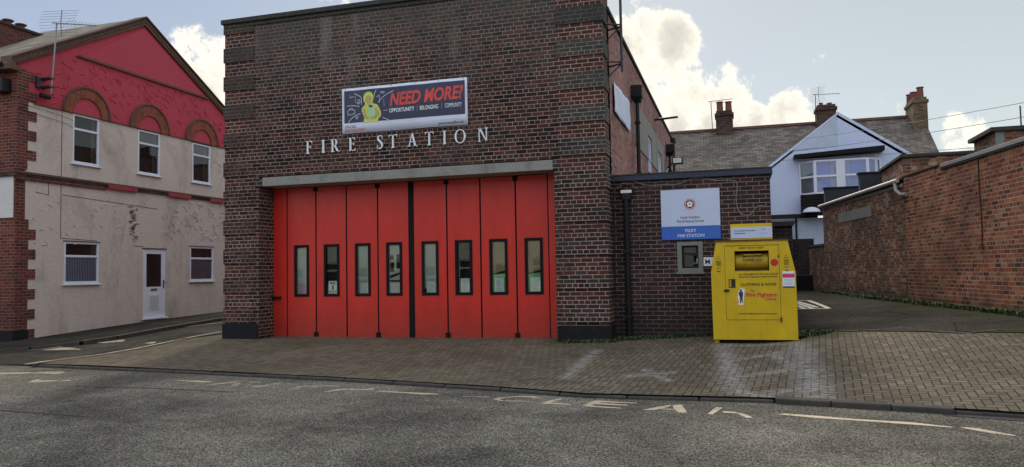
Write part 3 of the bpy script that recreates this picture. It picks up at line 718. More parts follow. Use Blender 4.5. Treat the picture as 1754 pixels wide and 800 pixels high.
# ---- footway beside the house, with its kerb
fw = MB().use('street_asphalt')
KW = [(-17.6, -.55), (-16.6, -.25), (-15.75, .35), (-15.55, 1.2), (-15.75, 3), (-15.98, 6), (-16.15, 12), (-16.3, 34)]
WB = [(-19.4, -.2), (-18.7, .2), (-18.0, .45), (-18.0, 1.2), (-18.0, 3), (-18.0, 6), (-18.0, 12), (-18.0, 34)]
fz = lambda x, y: H(x, y) + (.11 if y > .5 else max(.02, .02 + .09 * (y + .55) / 1.05))
NS = 6
for i in range(len(KW) - 1):
    for k in range(NS):
        q = []
        for t in (k / NS, (k + 1) / NS):
            q.append(((KW[i][0] + (KW[i + 1][0] - KW[i][0]) * t, KW[i][1] + (KW[i + 1][1] - KW[i][1]) * t), (WB[i][0] + (WB[i + 1][0] - WB[i][0]) * t, WB[i][1] + (WB[i + 1][1] - WB[i][1]) * t)))
        (a, b), (c, d) = q
        fw.use('footway_asphalt').face([(*a, fz(*a)), (*c, fz(*c)), (*d, fz(*d)), (*b, fz(*b))])
        n = Vector((c[1] - a[1], a[0] - c[0])).normalized() * .13
        a2 = (a[0] + n.x, a[1] + n.y); c2 = (c[0] + n.x, c[1] + n.y)
        fw.use('kerb_stone').face([(*a2, fz(*a) + .004), (*c2, fz(*c) + .004), (*c, fz(*c) + .004), (*a, fz(*a) + .004)])
        fw.face([(*a2, -.3), (*c2, -.3), (*c2, fz(*c) + .004), (*a2, fz(*a) + .004)])
fw.face([(-30, -1.9, .03), (-17.6, -.55, .03), (-19.4, -.2, .03), (-30, .2, .03)])
fw.build('pavement', kind='structure')

# ================================================================== FIRE STATION
ZG = -.3; ZT = 7.43
XL, XR = -11.24, -2.42            # brick faces of the front block (projecting bands stand 4 cm proud)
OX0, OX1, OZ = -10.335, -3.46, 3.70
fs = thing('fire_station', 'dark brick fire station with folding red appliance doors and white raised letters', 'fire station', (-7, 0, .25))
fw_ = MB().use('station_brick')
wall_sheet(fw_, 'y', 0, .80, XL, XR, ZG, ZT, [(OX0, OX1, ZG, OZ + .22)])
fw_.build('front_wall', fs)
# side wall with band of concrete round the upper windows
sw = MB().use('side_brick')
SWN = [(7.82, 8.88, 4.45, 5.68), (10.76, 12.04, 4.45, 5.66), (14.1, 15.2, 4.45, 5.62)]
wall_sheet(sw, 'x', XR, .35, .58, 16.8, ZG, 7.03, SWN)
sw.build('side_wall', fs)
bw = MB().use('side_brick'); bw.box(XL, XR - .36, 16.45, 16.8, ZG, 7.0); bw.box(XL, XL + .35, .59, 16.44, ZG, 7.0); bw.build('rear_wall', fs)
Bx('dark_coping', XL + .36, XR - .36, .6, 16.4, 6.7, 6.85).build('flat_roof', fs)
Bx('dark_coping', XR - .33, XR + .05, .6, 16.9, 7.032, 7.12).build('side_coping', fs, bevel=.01)
# front cornice: two oversailing courses and a weathered coping
cn = MB().use('band_dark_brick'); cn.box(XL - .03, XR + .03, -.03, .3, ZT + .001, ZT + .09)
cn.use('dark_coping').box(XL - .07, XR + .07, -.08, .34, ZT + .092, ZT + .20); cn.build('cornice', fs, bevel=.012)
# concrete band and windows on the side
cb = MB().use('band_concrete')
wall_sheet(cb, 'x', XR + .025, .02, 4.83, 13.0, 4.92, 6.08, [(7.82, 8.88, 4.92, 5.68), (10.76, 12.04, 4.92, 5.66)])
cb.build('window_surround', fs)
for i, (a, b, c, d) in enumerate(SWN):
    w = MB().use('white_upvc')
    wall_sheet(w, 'x', XR - .015, .05, a, b, c, d, [(a + .07, (a + b) / 2 - .03, c + .07, d - .07), ((a + b) / 2 + .03, b - .07, c + .07, d - .07)])
    wo = w.build('window', fs); Bx('blue_glass', XR - .045, XR - .04, a + .06, b - .06, c + .06, d - .06).build('pane', wo)
    Bx('white_upvc', XR - .08, XR - .07, a, b, c, d).build('blind', wo)
# banded quoins: four courses proud, four flush
C8 = .0834 * 8
zp = 1.705 * 1.0
def bands(x0, x1, left):
    out = []
    z = 1.65 + (1.351 if left else 1.706) * .967
    # top edge of a proud band (left) / underside of a proud band (right)
    zt = z if left else z + C8 / 2
    zt -= math.floor((zt - .55) / C8) * C8
    while zt - C8 / 2 < ZT - .02:
        out.append((zt - C8 / 2, min(zt, ZT - .003))); zt += C8
    return out
for left in (True, False):
    pr = bands(0, 0, left)
    x0, x1 = (XL, -10.45) if left else (-3.36, XR)
    for k, (a, b) in enumerate(pr):
        a = max(a, .62)
        q = MB()
        if left: q.use('band_lower_brick')
        else: q.use('band_dark_brick' if a > 6.1 else 'band_grey_brick' if a > 3.4 else 'band_mixed_brick')
        if left: q.box(x0 - .03, x1, -.028, .9, a, b)
        else: q.box(x0, x1 + .03, -.03, .52, a, b)
        q.build('quoin', fs, bevel=.004)
    for k in range(len(pr)):
        lo = pr[k - 1][1] + .002 if k else .62
        hi = pr[k][0] - .002
        if hi - lo < .05: continue
        q = MB().use('band_flush_brick' if (left and not 5.2 < hi < 6.2) or (not left and hi < 3.0 and k % 2) else 'band_red_brick')
        if left: q.box(x0 - .004, x1, -.004, .9, lo, hi)
        else: q.box(x0, x1 + .004, -.004, .5, lo, hi)
        q.build('quoin', fs)
pl = MB().use('plinth_black'); pl.box(XL - .05, OX0 - .02, -.04, .9, ZG, .60); pl.build('plinth', fs, bevel=.01)
pl = MB().use('plinth_black'); pl.box(OX1 + .02, XR + .05, -.045, .54, ZG, .58); pl.build('plinth', fs, bevel=.01)
# lintel
Bx('concrete', OX0 + .10, OX1 - .02, -.018, .55, 3.70, 3.90).build('lintel', fs, bevel=.008)
MB().use('band_grey_brick').box(-10.44, OX0 + .098, -.012, .1, 3.70, 3.87).build('lintel', fs)
Bx('band_grey_brick', OX1 - .018, -3.36, -.012, .1, 3.72, 3.9).build('lintel', fs)
Bx('concrete', OX0, OX1, .12, .78, ZG, .245).build('threshold', fs, bevel=.01)
# folding doors
YD = .56; KD = 1.0138
ZK = lambda z: 1.65 + (z - 1.65) * KD
edges = [x * KD for x in (-9.84, -9.09, -8.32, -7.55, -6.80)]; edges2 = [x * KD for x in (-6.70, -5.92, -5.16, -4.38, -3.68)]
ZD0, ZD1 = .262, 3.69
jl = Bx('door_leaf_paint', OX0 + .004, edges[0] - .01, YD - .01, YD + .09, .245, 3.71).build('door_jamb', fs, bevel=.004)
Bx('door_leaf_paint', edges2[-1] + .01, OX1 - .004, YD - .02, YD + .09, .245, 3.71).build('door_jamb', fs, bevel=.004)
Bx('black_rubber', edges[0], edges2[-1], YD + .07, YD + .12, .25, 3.71).build('door_head', fs)
WX = [(-9.65, -9.27), (-8.89, -8.50), (-8.11, -7.73), (-7.35, -6.97), (-6.51, -6.12), (-5.74, -5.35), (-4.97, -4.57), (-4.20, -3.81)]
spans = list(zip(edges[:-1], edges[1:])) + list(zip(edges2[:-1], edges2[1:]))
backs = ['grey_board', 'dark_interior', 'grey_board', 'pale_board', 'pale_board', 'dark_interior', 'tan_board', 'tan_board']
papers = ['pink_paper', 'paper', 'paper', None, 'paper', 'paper', 'paper', 'paper']
desc = ['door leaf with small pink notice in its window', 'door leaf with BAY 1 FRONT notice in its window', 'door leaf with pale blind in its window', 'door leaf left of the black centre gap, painted reflections in its window',
        'door leaf right of the black centre gap', 'door leaf with dark window and white notice', 'door leaf with tan board and green strip behind its window', 'rightmost door leaf with tan board behind its window']
for i, (a, b) in enumerate(spans):
    a += .018; b -= .018
    u0, u1 = (u * KD for u in WX[i]); z0, z1 = ZK(1.19), ZK(2.36)
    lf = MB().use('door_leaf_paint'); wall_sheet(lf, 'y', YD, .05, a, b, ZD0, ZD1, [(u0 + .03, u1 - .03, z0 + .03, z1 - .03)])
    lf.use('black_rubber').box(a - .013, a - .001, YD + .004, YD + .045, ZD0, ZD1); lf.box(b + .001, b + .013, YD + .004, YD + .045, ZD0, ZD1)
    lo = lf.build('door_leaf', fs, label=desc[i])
    fr = MB().use('black_rubber'); wall_sheet(fr, 'y', YD - .014, .013, u0, u1, z0, z1, [(u0 + .062, u1 - .062, z0 + .062, z1 - .062)])
    fr.build('window_frame', lo, bevel=.003)
    Bx('glass', u0 + .03, u1 - .03, YD + .018, YD + .024, z0 + .03, z1 - .03).build('pane', lo)
    # board behind the pane, in places with reflections painted on as shapes
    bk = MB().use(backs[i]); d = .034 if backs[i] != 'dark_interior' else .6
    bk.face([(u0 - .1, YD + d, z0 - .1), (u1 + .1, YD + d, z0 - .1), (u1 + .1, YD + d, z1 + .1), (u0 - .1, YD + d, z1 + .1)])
    if i == 0: bk.use('dark_interior').box(u0, u1, YD + .10, YD + .12, 1.2, 1.86); bk.use('paper').box(u0 + .06, u1 - .06, YD + .09, YD + .1, 1.86, 1.9); bk.use('red_engine').box(u0 + .06, u1 - .06, YD + .09, YD + .1, 1.82, 1.86); bk.use('tan_board').box(u0, u1, YD + .09, YD + .098, 1.55, 1.8)
    if i == 1: bk.use('red_engine').prism([(u0 + .12, YD + .4, 1.6), (u1 + .1, YD + .4, 1.55), (u1 + .1, YD + .4, 1.95), (u0 + .3, YD + .4, 1.95)], (0, .05, 0)); bk.use('grey_board').box(u0 + .02, u1, YD + .5, YD + .51, 2.05, 2.4)
    if i == 3:  # dark shapes paint the reflection of the houses opposite onto the board
        bk.use('dark_interior').box(u0 + .07, u0 + .16, YD + .031, YD + .033, 1.98, 2.08); bk.box(u0 + .07, u0 + .17, YD + .031, YD + .033, 1.72, 1.93); bk.box(u0 + .23, u1 - .05, YD + .031, YD + .033, 1.78, 2.1)
        bk.prism([(u0 + .06, YD + .031, 1.56), (u0 + .32, YD + .031, 1.66), (u0 + .32, YD + .031, 1.7), (u0 + .06, YD + .031, 1.63)], (0, .002, 0)); bk.box(u0 + .06, u0 + .33, YD + .031, YD + .033, 1.49, 1.53)
    if i == 4: bk.use('dark_interior').prism([(u0 + .05, YD + .031, 1.24), (u0 + .2, YD + .031, 1.24), (u0 + .14, YD + .031, 1.31), (u0 + .05, YD + .031, 1.35)], (0, .002, 0)); bk.use('white_upvc').box(u0 + .2, u0 + .33, YD + .031, YD + .033, 1.84, 1.86)
    if i == 5: bk.use('pale_board').box(u0 + .1, u0 + .28, YD + .3, YD + .32, 2.12, 2.28); bk.box(u0 + .04, u0 + .08, YD + .3, YD + .32, 1.6, 2.3); bk.use('red_engine').box(u0 + .06, u0 + .18, YD + .28, YD + .3, 1.62, 1.78); bk.use('paper').box(u0 + .06, u1, YD + .26, YD + .28, 1.58, 1.62)
    if i >= 6: bk.use('green_board').box(u0 - .02, u1 + .02, YD + .031, YD + .033, 1.15, 1.62); bk.use('dark_interior').prism([(u0, YD + .0285, 1.60), (u1 + .02, YD + .0285, 1.66), (u1 + .02, YD + .0285, 1.72), (u0, YD + .0285, 1.62)], (0, .001, 0))
    bk.build('interior_board', lo)
    if papers[i]:
        pw = {0: (.1, .29, .05, .29), 1: (.1, .33, .06, .35), 2: (.12, .32, .05, .29), 4: (.1, .3, .05, .3), 5: (.11, .31, .06, .36), 6: (.1, .3, .06, .36), 7: (.11, .32, .06, .36)}[i]
        Bx(papers[i], u0 + pw[0], u0 + pw[1], YD + .026, YD + .029, z0 + pw[2], z0 + pw[3]).build('notice', lo)
        if i == 1:
            lettering('notice_text', 'BAY', 'print_black', lo, u0 + .15, u0 + .28, z0 + .27, z0 + .32, YD + .0245, bold=.02)
            lettering('notice_text', '1', 'print_black', lo, u0 + .19, u0 + .23, z0 + .15, z0 + .25, YD + .0245, bold=.03)
            lettering('notice_text', 'FRONT', 'print_black', lo, u0 + .12, u0 + .31, z0 + .08, z0 + .13, YD + .0245, bold=.02)
        elif i > 1:
            nt = MB().use('print_grey')
            for k in range(6): nt.box(u0 + pw[0] + .03, u0 + pw[1] - .03 - .02 * (k % 3), YD + .0235, YD + .0255, z0 + pw[2] + .03 + k * .036, z0 + pw[2] + .036 + k * .036)
            nt.build('notice_text', lo)
    if i in (0, 2, 4, 6):
        for zz in (ZD0 + .01, ZD1 - .1): Bx('black_rubber', b - .035, b + .07, YD - .03, YD - .001, zz, zz + .11).build('hinge', lo, bevel=.006)
    if i == 3: Bx('black_rubber', b + .001, b + .135, YD - .012, YD + .045, ZD0, ZD1).build('centre_seal', lo, bevel=.01)
Bx('black_metal', OX0 - .02, OX0 + .22, YD - .09, YD - .03, 1.14, 1.2).build('door_bolt', fs, bevel=.006)
# dark garage behind the doors so the panes read deep
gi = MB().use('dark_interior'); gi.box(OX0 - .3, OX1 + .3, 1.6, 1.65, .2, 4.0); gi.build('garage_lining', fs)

# raised serif letters
def serif(ch):
    """strokes of a classical capital in a unit-high cell: list of polygons, and the width"""
    t, h, s = .13, .055, .07        # stem, hairline, serif overhang
    P = []
    def bar(x0, x1, z0, z1): P.append([(x0, z0), (x1, z0), (x1, z1), (x0, z1)])
    def stem(x, z0=0, z1=1, w=t, top=True, bot=True):
        bar(x, x + w, z0 + h if bot else z0, z1 - h if top else z1)
        if bot: bar(x - s, x + w + s, z0, z0 + h)
        if top: bar(x - s, x + w + s, z1 - h, z1)
    def arc(cx, cz, rx, rz, a0, a1, w0, w1, n=14):
        for k in range(n):
            q = []
            for a in (a0 + (a1 - a0) * k / n, a0 + (a1 - a0) * (k + 1) / n):
                th = R(a); w = h + (w1 - h) * abs(math.cos(th)) ** 1.3
                q.append(((cx + rx * math.cos(th), cz + rz * math.sin(th)), (cx + (rx - w) * math.cos(th), cz + (rz - (h + (w0 - h) * abs(math.cos(th)))) * math.sin(th))))
            P.append([q[0][0], q[1][0], q[1][1], q[0][1]])
    def diag(xa, za, xb, zb, w): P.append([(xa, za), (xa + w, za), (xb + w, zb), (xb, zb)])
    if ch == 'I': stem(.08); return P, .29
    if ch in 'FE':
        stem(.08); bar(.21, .52, 1 - h, 1); P.append([(.46, 1 - h), (.52, 1 - h), (.52, .80)])
        bar(.21, .42, .5, .5 + h); bar(.40, .43, .42, .63)
        if ch == 'E': bar(.21, .56, 0, h); P.append([(.5, h), (.56, h), (.58, .2)])
        return P, .6
    if ch == 'R': stem(.08); bar(.2, .34, 1 - h, 1); bar(.2, .34, .48, .48 + h); arc(.34, .74, .22, .26, -90, 90, h, t, 12); P.append([(.28, .5), (.42, .5), (.72, 0), (.58, 0)]); bar(.58, .78, 0, h * .8); return P, .76
    if ch == 'T': stem(.28, top=False); bar(0, .69, 1 - h, 1); P.append([(0, 1 - h), (.06, 1 - h), (0, .8)]); P.append([(.63, 1 - h), (.69, 1 - h), (.69, .8)]); return P, .69
    if ch == 'A': diag(.07, 0, .33, 1, h * 1.1); diag(.58, 0, .30, 1, t); bar(.17, .55, .33, .33 + h); bar(0, .22, 0, h * .9); bar(.5, .8, 0, h * .9); return P, .78
    if ch == 'O': arc(.44, .5, .44, .52, 0, 360, h, t, 36); return P, .88
    if ch == 'N': stem(.08, w=h * 1.2, bot=True); stem(.66, w=h * 1.2, bot=False); P.append([(.06, 1), (.22, 1), (.73, 0), (.66, 0)]); return P, .84
    if ch == 'S':
        pts = [(.46, .80), (.45, .92), (.33, .985), (.2, .96), (.115, .87), (.11, .75), (.2, .62), (.33, .51), (.44, .38), (.46, .22), (.37, .06), (.22, .01), (.09, .05), (.05, .2)]
        ws = [.05, .05, .055, .07, .11, .13, .14, .15, .14, .12, .09, .06, .05, .05]
        from mathutils.geometry import interpolate_bezier
        for k in range(len(pts) - 1):
            a, b = Vector(pts[k]), Vector(pts[k + 1])
            pa_, nb = Vector(pts[max(0, k - 1)]), Vector(pts[min(len(pts) - 1, k + 2)])
            da = (b - pa_).normalized(); db = (nb - a).normalized()
            na = Vector((-da.y, da.x)) * ws[k] / 2; nb_ = Vector((-db.y, db.x)) * ws[k + 1] / 2
            P.append([tuple(a - na), tuple(b - nb_), tuple(b + nb_), tuple(a + na)])
        P.append([(.44, .72), (.485, .72), (.485, .95), (.44, .85)]); P.append([(.03, .05), (.07, .15), (.07, .3), (.03, .3)])
        return P, .54
word = [('F', -9.09), ('I', -8.70), ('R', -8.47), ('E', -8.03), ('S', -7.36), ('T', -7.07), ('A', -6.66), ('T', -6.23), ('I', -5.83), ('O', -5.56), ('N', -5.08)]
LZ, LH = 4.365, .285
for ch, x in word:
    P, wd = serif(ch); q = MB().use('lettering_white'); sc = LH * (1.0 if ch != 'S' else 1.02)
    x += {'A': .03, 'R': .0, 'N': .03, 'O': .0, 'E': -.0}.get(ch, 0)
    for poly in P: q.prism([(x + u * sc * .95, -.05, LZ + v * sc) for u, v in poly], (0, .035 if True else 0, 0))
    q.build('raised_letter', fs)

# downpipes, hoppers on the side wall
def downpipe(parent, x, y, z0, z1, r=.05, hop=True, hs=.17, wallx=None):
    p = MB().use('black_metal'); p.tube([(x, y, z0), (x, y, z1)], r, 10)
    for zz in np.arange(z0 + .4, z1, 1.3): p.box(x - .07, x + .07, y - .07, y + .07, zz, zz + .05)
    po = p.build('downpipe', parent)
    if hop:
        q = MB().use('black_metal'); q.prism([(x - hs * .6, y - hs * .6, z1), (x + hs * .6, y - hs * .6, z1), (x + hs, y - hs, z1 + .12), (x - hs, y - hs, z1 + .12)], (0, hs * 1.6, 0)); q.box(x - hs, x + hs, y - hs, y + hs, z1 + .122, z1 + .42)
        q.build('hopper', po, bevel=.01)
    return po
downpipe(fs, XR + .14, 4.35, 3.65, 5.9, hs=.14)
downpipe(fs, XR + .12, 14.2, 3.65, 5.95, hs=.2)
downpipe(fs, XR + .10, 16.6, 3.4, 6.8, hop=False)
pp = MB().use('black_metal'); pp.tube([(XR + .1, 4.4, 4.06), (XR + .1, 7.1, 4.45), (XR + .1, 8.2, 4.35), (XR + .1, 9.4, 3.8)], .03, 8); pp.build('waste_pipe', fs)
MB().use('black_metal').tube([(XR - .1, 10.1, 6.55), (XR + .75, 10.1, 6.6)], .04, 8).build('overflow_pipe', fs)
Bx('black_metal', XR + .02, XR + .18, 16.3, 16.95, 6.85, 7.0).build('gutter_end', fs)

# ---- mast, flapping banner, floodlight on the side wall
ms = thing('antenna_mast', 'tall thin dark mast bracketed to the top of the fire station corner', 'mast', (-2.1, .45, 5.7))
MB().use('dark_steel').tube([(-2.1, .45, 5.68), (-2.1, .45, 9.6)], .028, 10).build('pole', ms)
for zz in (6.62, 5.85):
    b = MB().use('dark_steel'); b.tube([(XR + .03, .2, zz), (-2.1, .45, zz + .03)], .018, 6); b.tube([(XR + .03, .62, zz), (-2.1, .45, zz)], .018, 6); b.tube([(XR + .03, .4, zz - .28), (-2.1, .45, zz)], .014, 6); b.build('bracket', ms)
fb_ = MB().use('banner_white')
a0, a1, b0, b1 = onX(1050, 142, XR), onX(1077, 178, XR), onX(1050, 196, XR), onX(1077, 226, XR)
nu, nv = 34, 10; gr = []
for i in range(nu + 1):
    for j in range(nv + 1):
        u, v = i / nu, j / nv
        y_ = 1.12 + 2.45 * u; zt = 5.66 + .08 * u; zb = 5.02 - .02 * u
        gr.append((XR + .05 + .009 * math.sin(13 * u + 3 * v) + .006 * math.sin(31 * u + 7 * v), y_, zb + (zt - zb) * v))
for i in range(nu):
    for j in range(nv):
        k = i * (nv + 1) + j; fb_.face([gr[k], gr[k + nv + 1], gr[k + nv + 2], gr[k + 1]])
o = fb_.build('wall_banner', smooth=True); tag(o, 'crumpled white banner hung on the side wall beside the fire station corner', 'banner')
so_ = o.modifiers.new('thick', 'SOLIDIFY'); so_.thickness = .004
fl = thing('floodlight', 'small black floodlight on the far end of the fire station side wall', 'floodlight', (XR + .3, 16.2, 6.0))
p0 = onX(1160, 276, XR + .45)
f = MB().use('black_metal'); f.box(p0[0] - .18, p0[0] + .2, p0[1] - .12, p0[1] + .12, p0[2] - .12, p0[2] + .14); f.tube([(XR + .05, p0[1], p0[2] - .25), (p0[0] - .1, p0[1], p0[2])], .03, 6); f.build('housing', fl, bevel=.02)
Bx('lamp_lens', p0[0] - .14, p0[0] + .16, p0[1] - .135, p0[1] - .122, p0[2] - .08, p0[2] + .1).build('lens', fl)

# ---- recruitment banner over the doors
bn = thing('recruitment_banner', 'navy and white banner reading NEED MORE? above the raised FIRE STATION letters', 'banner', (-6.8, -.05, 4.74))
BX0, BX1, BZ0, BZ1 = -8.19, -5.27, 4.745, 5.745
q = MB(); nu = 40
def bw_(u, v): return -.035 - .012 * math.sin(u * 11) * (1 - v) - .008 * math.sin(u * 23 + 2) * v
def bsheet(m, x0, x1, z0, z1, lift, name, parent):
    q = MB().use(m); n = max(2, int((x1 - x0) * 14)); k = 6
    for i in range(n):
        for j in range(k):
            f_ = []
            for a, b in ((i, j), (i + 1, j), (i + 1, j + 1), (i, j + 1)):
                x = x0 + (x1 - x0) * a / n; z = z0 + (z1 - z0) * b / k
                f_.append((x, bw_((x - BX0) / (BX1 - BX0), (z - BZ0) / (BZ1 - BZ0)) - lift, z))
            q.face(f_)
    return q.build(name, parent, smooth=True)
bpos = lambda u, w, d: Vector((u, bw_((u - BX0) / (BX1 - BX0), (w - BZ0) / (BZ1 - BZ0)) - .0045 - d, w))
o = bsheet('banner_white', BX0, BX1, BZ0, BZ1, 0, 'sheet', bn); sm = o.modifiers.new('t', 'SOLIDIFY'); sm.thickness = .003; sm.offset = -1
NZ0, NZ1 = 4.975, 5.69
bsheet('banner_navy', BX0 + .055, BX1 - .055, NZ0, NZ1, .003, 'navy_panel', bn)
lettering('headline', 'NEED MORE?', 'print_orange_red', bn, -7.05, -5.36, 5.29, 5.58, 0, bold=.028, shear=.22, rot=.02, pos=bpos)
lettering('subline', 'OPPORTUNITY', 'lettering_white', bn, -7.06, -6.47, 5.135, 5.225, 0, bold=.015, pos=bpos)
lettering('subline', 'BELONGING', 'lettering_white', bn, -6.34, -5.92, 5.135, 5.225, 0, bold=.01, pos=bpos)
lettering('subline', 'COMMUNITY', 'lettering_white', bn, -5.77, -5.40, 5.14, 5.23, 0, pos=bpos)
dv = MB().use('print_grey')
for x in (-6.41, -5.845): dv.face([bpos(x, 5.12, 0), bpos(x + .008, 5.12, 0), bpos(x + .008, 5.24, 0), bpos(x, 5.24, 0)])
dv.build('divider', bn)
lettering('small_print', 'ON-CALL', 'print_navy', bn, -8.12, -7.84, 4.86, 4.925, 0, shear=.1, pos=bpos)
lettering('small_print', 'FIREFIGHTERS', 'print_red', bn, -8.12, -7.64, 4.775, 4.84, 0, shear=.1, pos=bpos)
lettering('small_print', 'www.oncallfire.uk', 'print_black', bn, -5.92, -5.36, 4.79, 4.845, 0, bold=.01, pos=bpos)
lettering('small_print', 'call us to find out more', 'print_pale', bn, -6.1, -5.38, 4.87, 4.92, 0, pos=bpos)
def bz(px, py): # zoom crop (580..700,140..235) scaled 8.42 -> banner plane
    p = onY(580 + px / 8.42, 140 + py / 8.42, -.04); return (p[0], p[2])
def flat(name, m, pts, lift):
    P = [bz(*p) for p in pts]; q = MB().use(m); q.face([bpos(u, w, lift) for u, w in P]); return q.build(name, bn)
flat('figure', 'figure_lime', [(360, 590), (375, 520), (338, 430), (335, 390), (352, 365), (380, 335), (385, 305), (362, 285), (358, 215), (375, 170), (420, 145), (465, 145), (495, 180), (505, 240), (492, 290), (495, 310), (560, 330), (585, 370), (610, 430), (612, 490), (575, 530), (568, 575)], .002)
flat('figure', 'figure_skin', [(385, 285), (400, 215), (430, 195), (468, 215), (478, 260), (462, 300), (440, 315), (410, 308)], .004)
flat('figure', 'figure_top', [(415, 380), (425, 345), (450, 370), (490, 370), (500, 345), (525, 360), (535, 400), (530, 480), (500, 510), (430, 510), (412, 450)], .004)
flat('figure', 'figure_skin', [(350, 395), (375, 385), (395, 430), (410, 500), (440, 530), (400, 545), (368, 480)], .0045)
flat('figure', 'figure_skin', [(545, 400), (585, 410), (590, 480), (550, 520), (470, 540), (450, 520), (530, 490)], .0045)
flat('figure', 'print_black', [(385, 262), (470, 250), (472, 257), (388, 270)], .0006)
def doodle(pts, w=.006):
    dl = MB().use('print_pale')
    for a, b in zip(pts[:-1], pts[1:]):
        a = Vector(bz(*a)); b = Vector(bz(*b)); d = (b - a).normalized(); n = Vector((-d.y, d.x)) * w
        dl.face([bpos(*(a - n), .001), bpos(*(b - n), .001), bpos(*(b + n), .001), bpos(*(a + n), .001)])
    dl.build('doodle', bn)
doodle([(225, 170), (270, 190), (310, 215), (330, 240), (332, 330)]); doodle([(120, 355), (190, 345), (260, 350), (305, 362)]); doodle([(145, 590), (180, 540), (240, 490), (318, 460)])
doodle([(130, 430), (160, 405), (235, 410), (235, 460), (140, 485), (130, 430)], .005); doodle([(150, 405), (165, 385), (200, 385), (205, 410)], .004); doodle([(265, 270), (300, 260), (315, 290), (290, 325), (262, 300), (300, 290)], .005)
doodle([(570, 300), (620, 230), (690, 175), (790, 125)]); doodle([(510, 230), (520, 160), (545, 120)]); doodle([(595, 150), (625, 138), (660, 145), (650, 162), (600, 160)], .005); doodle([(545, 225), (575, 195), (585, 215)], .004)
doodle([(630, 515), (690, 535), (750, 565)]); doodle([(640, 415), (705, 408)], .004); doodle([(245, 520), (265, 500), (285, 510), (265, 540), (245, 520)], .005); doodle([(160, 200), (175, 235), (220, 210)], .004); doodle([(238, 200), (240, 300)], .003); doodle([(585, 180), (590, 300)], .003); doodle([(650, 240), (655, 350)], .003)
ey = MB().use('grey_metal')
for u in np.linspace(.03, .97, 6):
    for zz in (BZ0 + .025, BZ1 - .022): 
        c = bpos(BX0 + (BX1 - BX0) * u, zz, .001); ey.face([c + Vector((.012 * math.cos(a), 0, .012 * math.sin(a))) for a in np.linspace(0, 2 * math.pi, 9)[:-1]])
ey.build('eyelets', bn)

# ================================================================== ANNEXE
YA = .52
an = thing('annexe', 'low dark brick annexe with navy fascia beside the red doors', 'annexe', (-.8, YA, .3))
AX0, AX1, AZ = XR + .01, .665, 3.46
aw = MB().use('annexe_brick'); wall_sheet(aw, 'y', YA, .25, AX0, AX1, ZG, AZ, [(-1.04, -.70, 1.66, 2.12)])
aw.box(AX1 - .25, AX1, YA + .252, 3.4, ZG, AZ); aw.build('wall', an)
rf = MB().use('navy_fascia'); rf.box(AX0, AX1 + .05, YA - .06, YA + .0 - .002, AZ - .01, AZ + .10); rf.box(AX1 + .002, AX1 + .05, YA, 3.4, AZ - .01, AZ + .1); rf.build('fascia', an, bevel=.006)
Bx('dark_coping', AX0, AX1 + .03, YA, 12, AZ + .002, AZ + .085).build('roof', an)
ft = MB().use('dark_coping'); ft.prism([(AX0, YA - .07, AZ + .1), (AX1 + .06, YA - .07, AZ + .1), (AX1 + .06, YA - .07, AZ + .125), (AX0, YA - .07, AZ + .125)], (0, .3, .01)); ft.build('roof_edge', an)
wn = MB().use('stone_grey'); wall_sheet(wn, 'y', YA - .018, .1, -1.115, -.625, 1.60, 2.19, [(-1.03, -.71, 1.67, 2.115)])
wno = wn.build('window', an, bevel=.004)
w2 = MB().use('black_metal'); wall_sheet(w2, 'y', YA + .03, .05, -1.03, -.71, 1.67, 2.115, [(-.985, -.755, 1.97, 2.08), (-.985, -.755, 1.70, 1.94)]); w2.build('frame', wno, bevel=.004)
Bx('dim_glass', -1.0, -.74, YA + .055, YA + .06, 1.68, 2.1).build('pane', wno)
cu = MB().use('pale_board').box(-1.0, -.74, YA + .1, YA + .11, 1.95, 2.1); cu.use('curtain').box(-.97, -.77, YA + .1, YA + .11, 1.68, 1.9); cu.use('dark_interior').box(-1.03, -.7, YA + .2, YA + .21, 1.66, 2.12); cu.build('blind', wno)
Bx('stone_grey', -1.14, -.60, YA - .05, YA + .02, 1.555, 1.597).build('sill', wno, bevel=.005)
Bx('lamp_lens', -.745, -.735, YA + .015, YA + .028, 1.76, 1.86).build('handle', wno)
hd = MB()
for k in range(9):
    hd.use('chimney_brick').box(-1.17 + k * .068, -1.108 + k * .068, YA - .006, YA, 2.195, 2.3)
hd.build('window_head', an)
downpipe(an, -2.09, YA - .08, .3, 3.15, r=.055, hop=False)
# bulkhead lamp under a little brick arch
lp = thing('wall_lamp', 'bulkhead lamp with white lens under a small brick arch above the annexe downpipe', 'lamp', (-2.08, YA, 3.2))
ar = MB().use('arch_brick').use('band_lower_brick')
for k in range(7):
    a0_, a1_ = R(12 + k * 22.3), R(12 + (k + 1) * 22.3 - 3)
    c = Vector((-2.08, 0, 3.25)); f_ = lambda a, r: (c.x + r * 1.15 * math.cos(a), YA - .035, c.z + r * .95 * math.sin(a))
    ar.prism([f_(a0_, .12), f_(a0_, .205), f_(a1_, .205), f_(a1_, .12)], (0, .034, 0))
ar.build('arch', lp)
MB().use('black_metal').box(-2.22, -1.94, YA - .10, YA - .002, 3.19, 3.27).box(-2.17, -1.99, YA - .13, YA - .003, 3.06, 3.188).build('housing', lp, bevel=.015)
Bx('lamp_lens', -2.19, -1.97, YA - .118, YA - .10, 3.20, 3.262).build('lens', lp, bevel=.008)
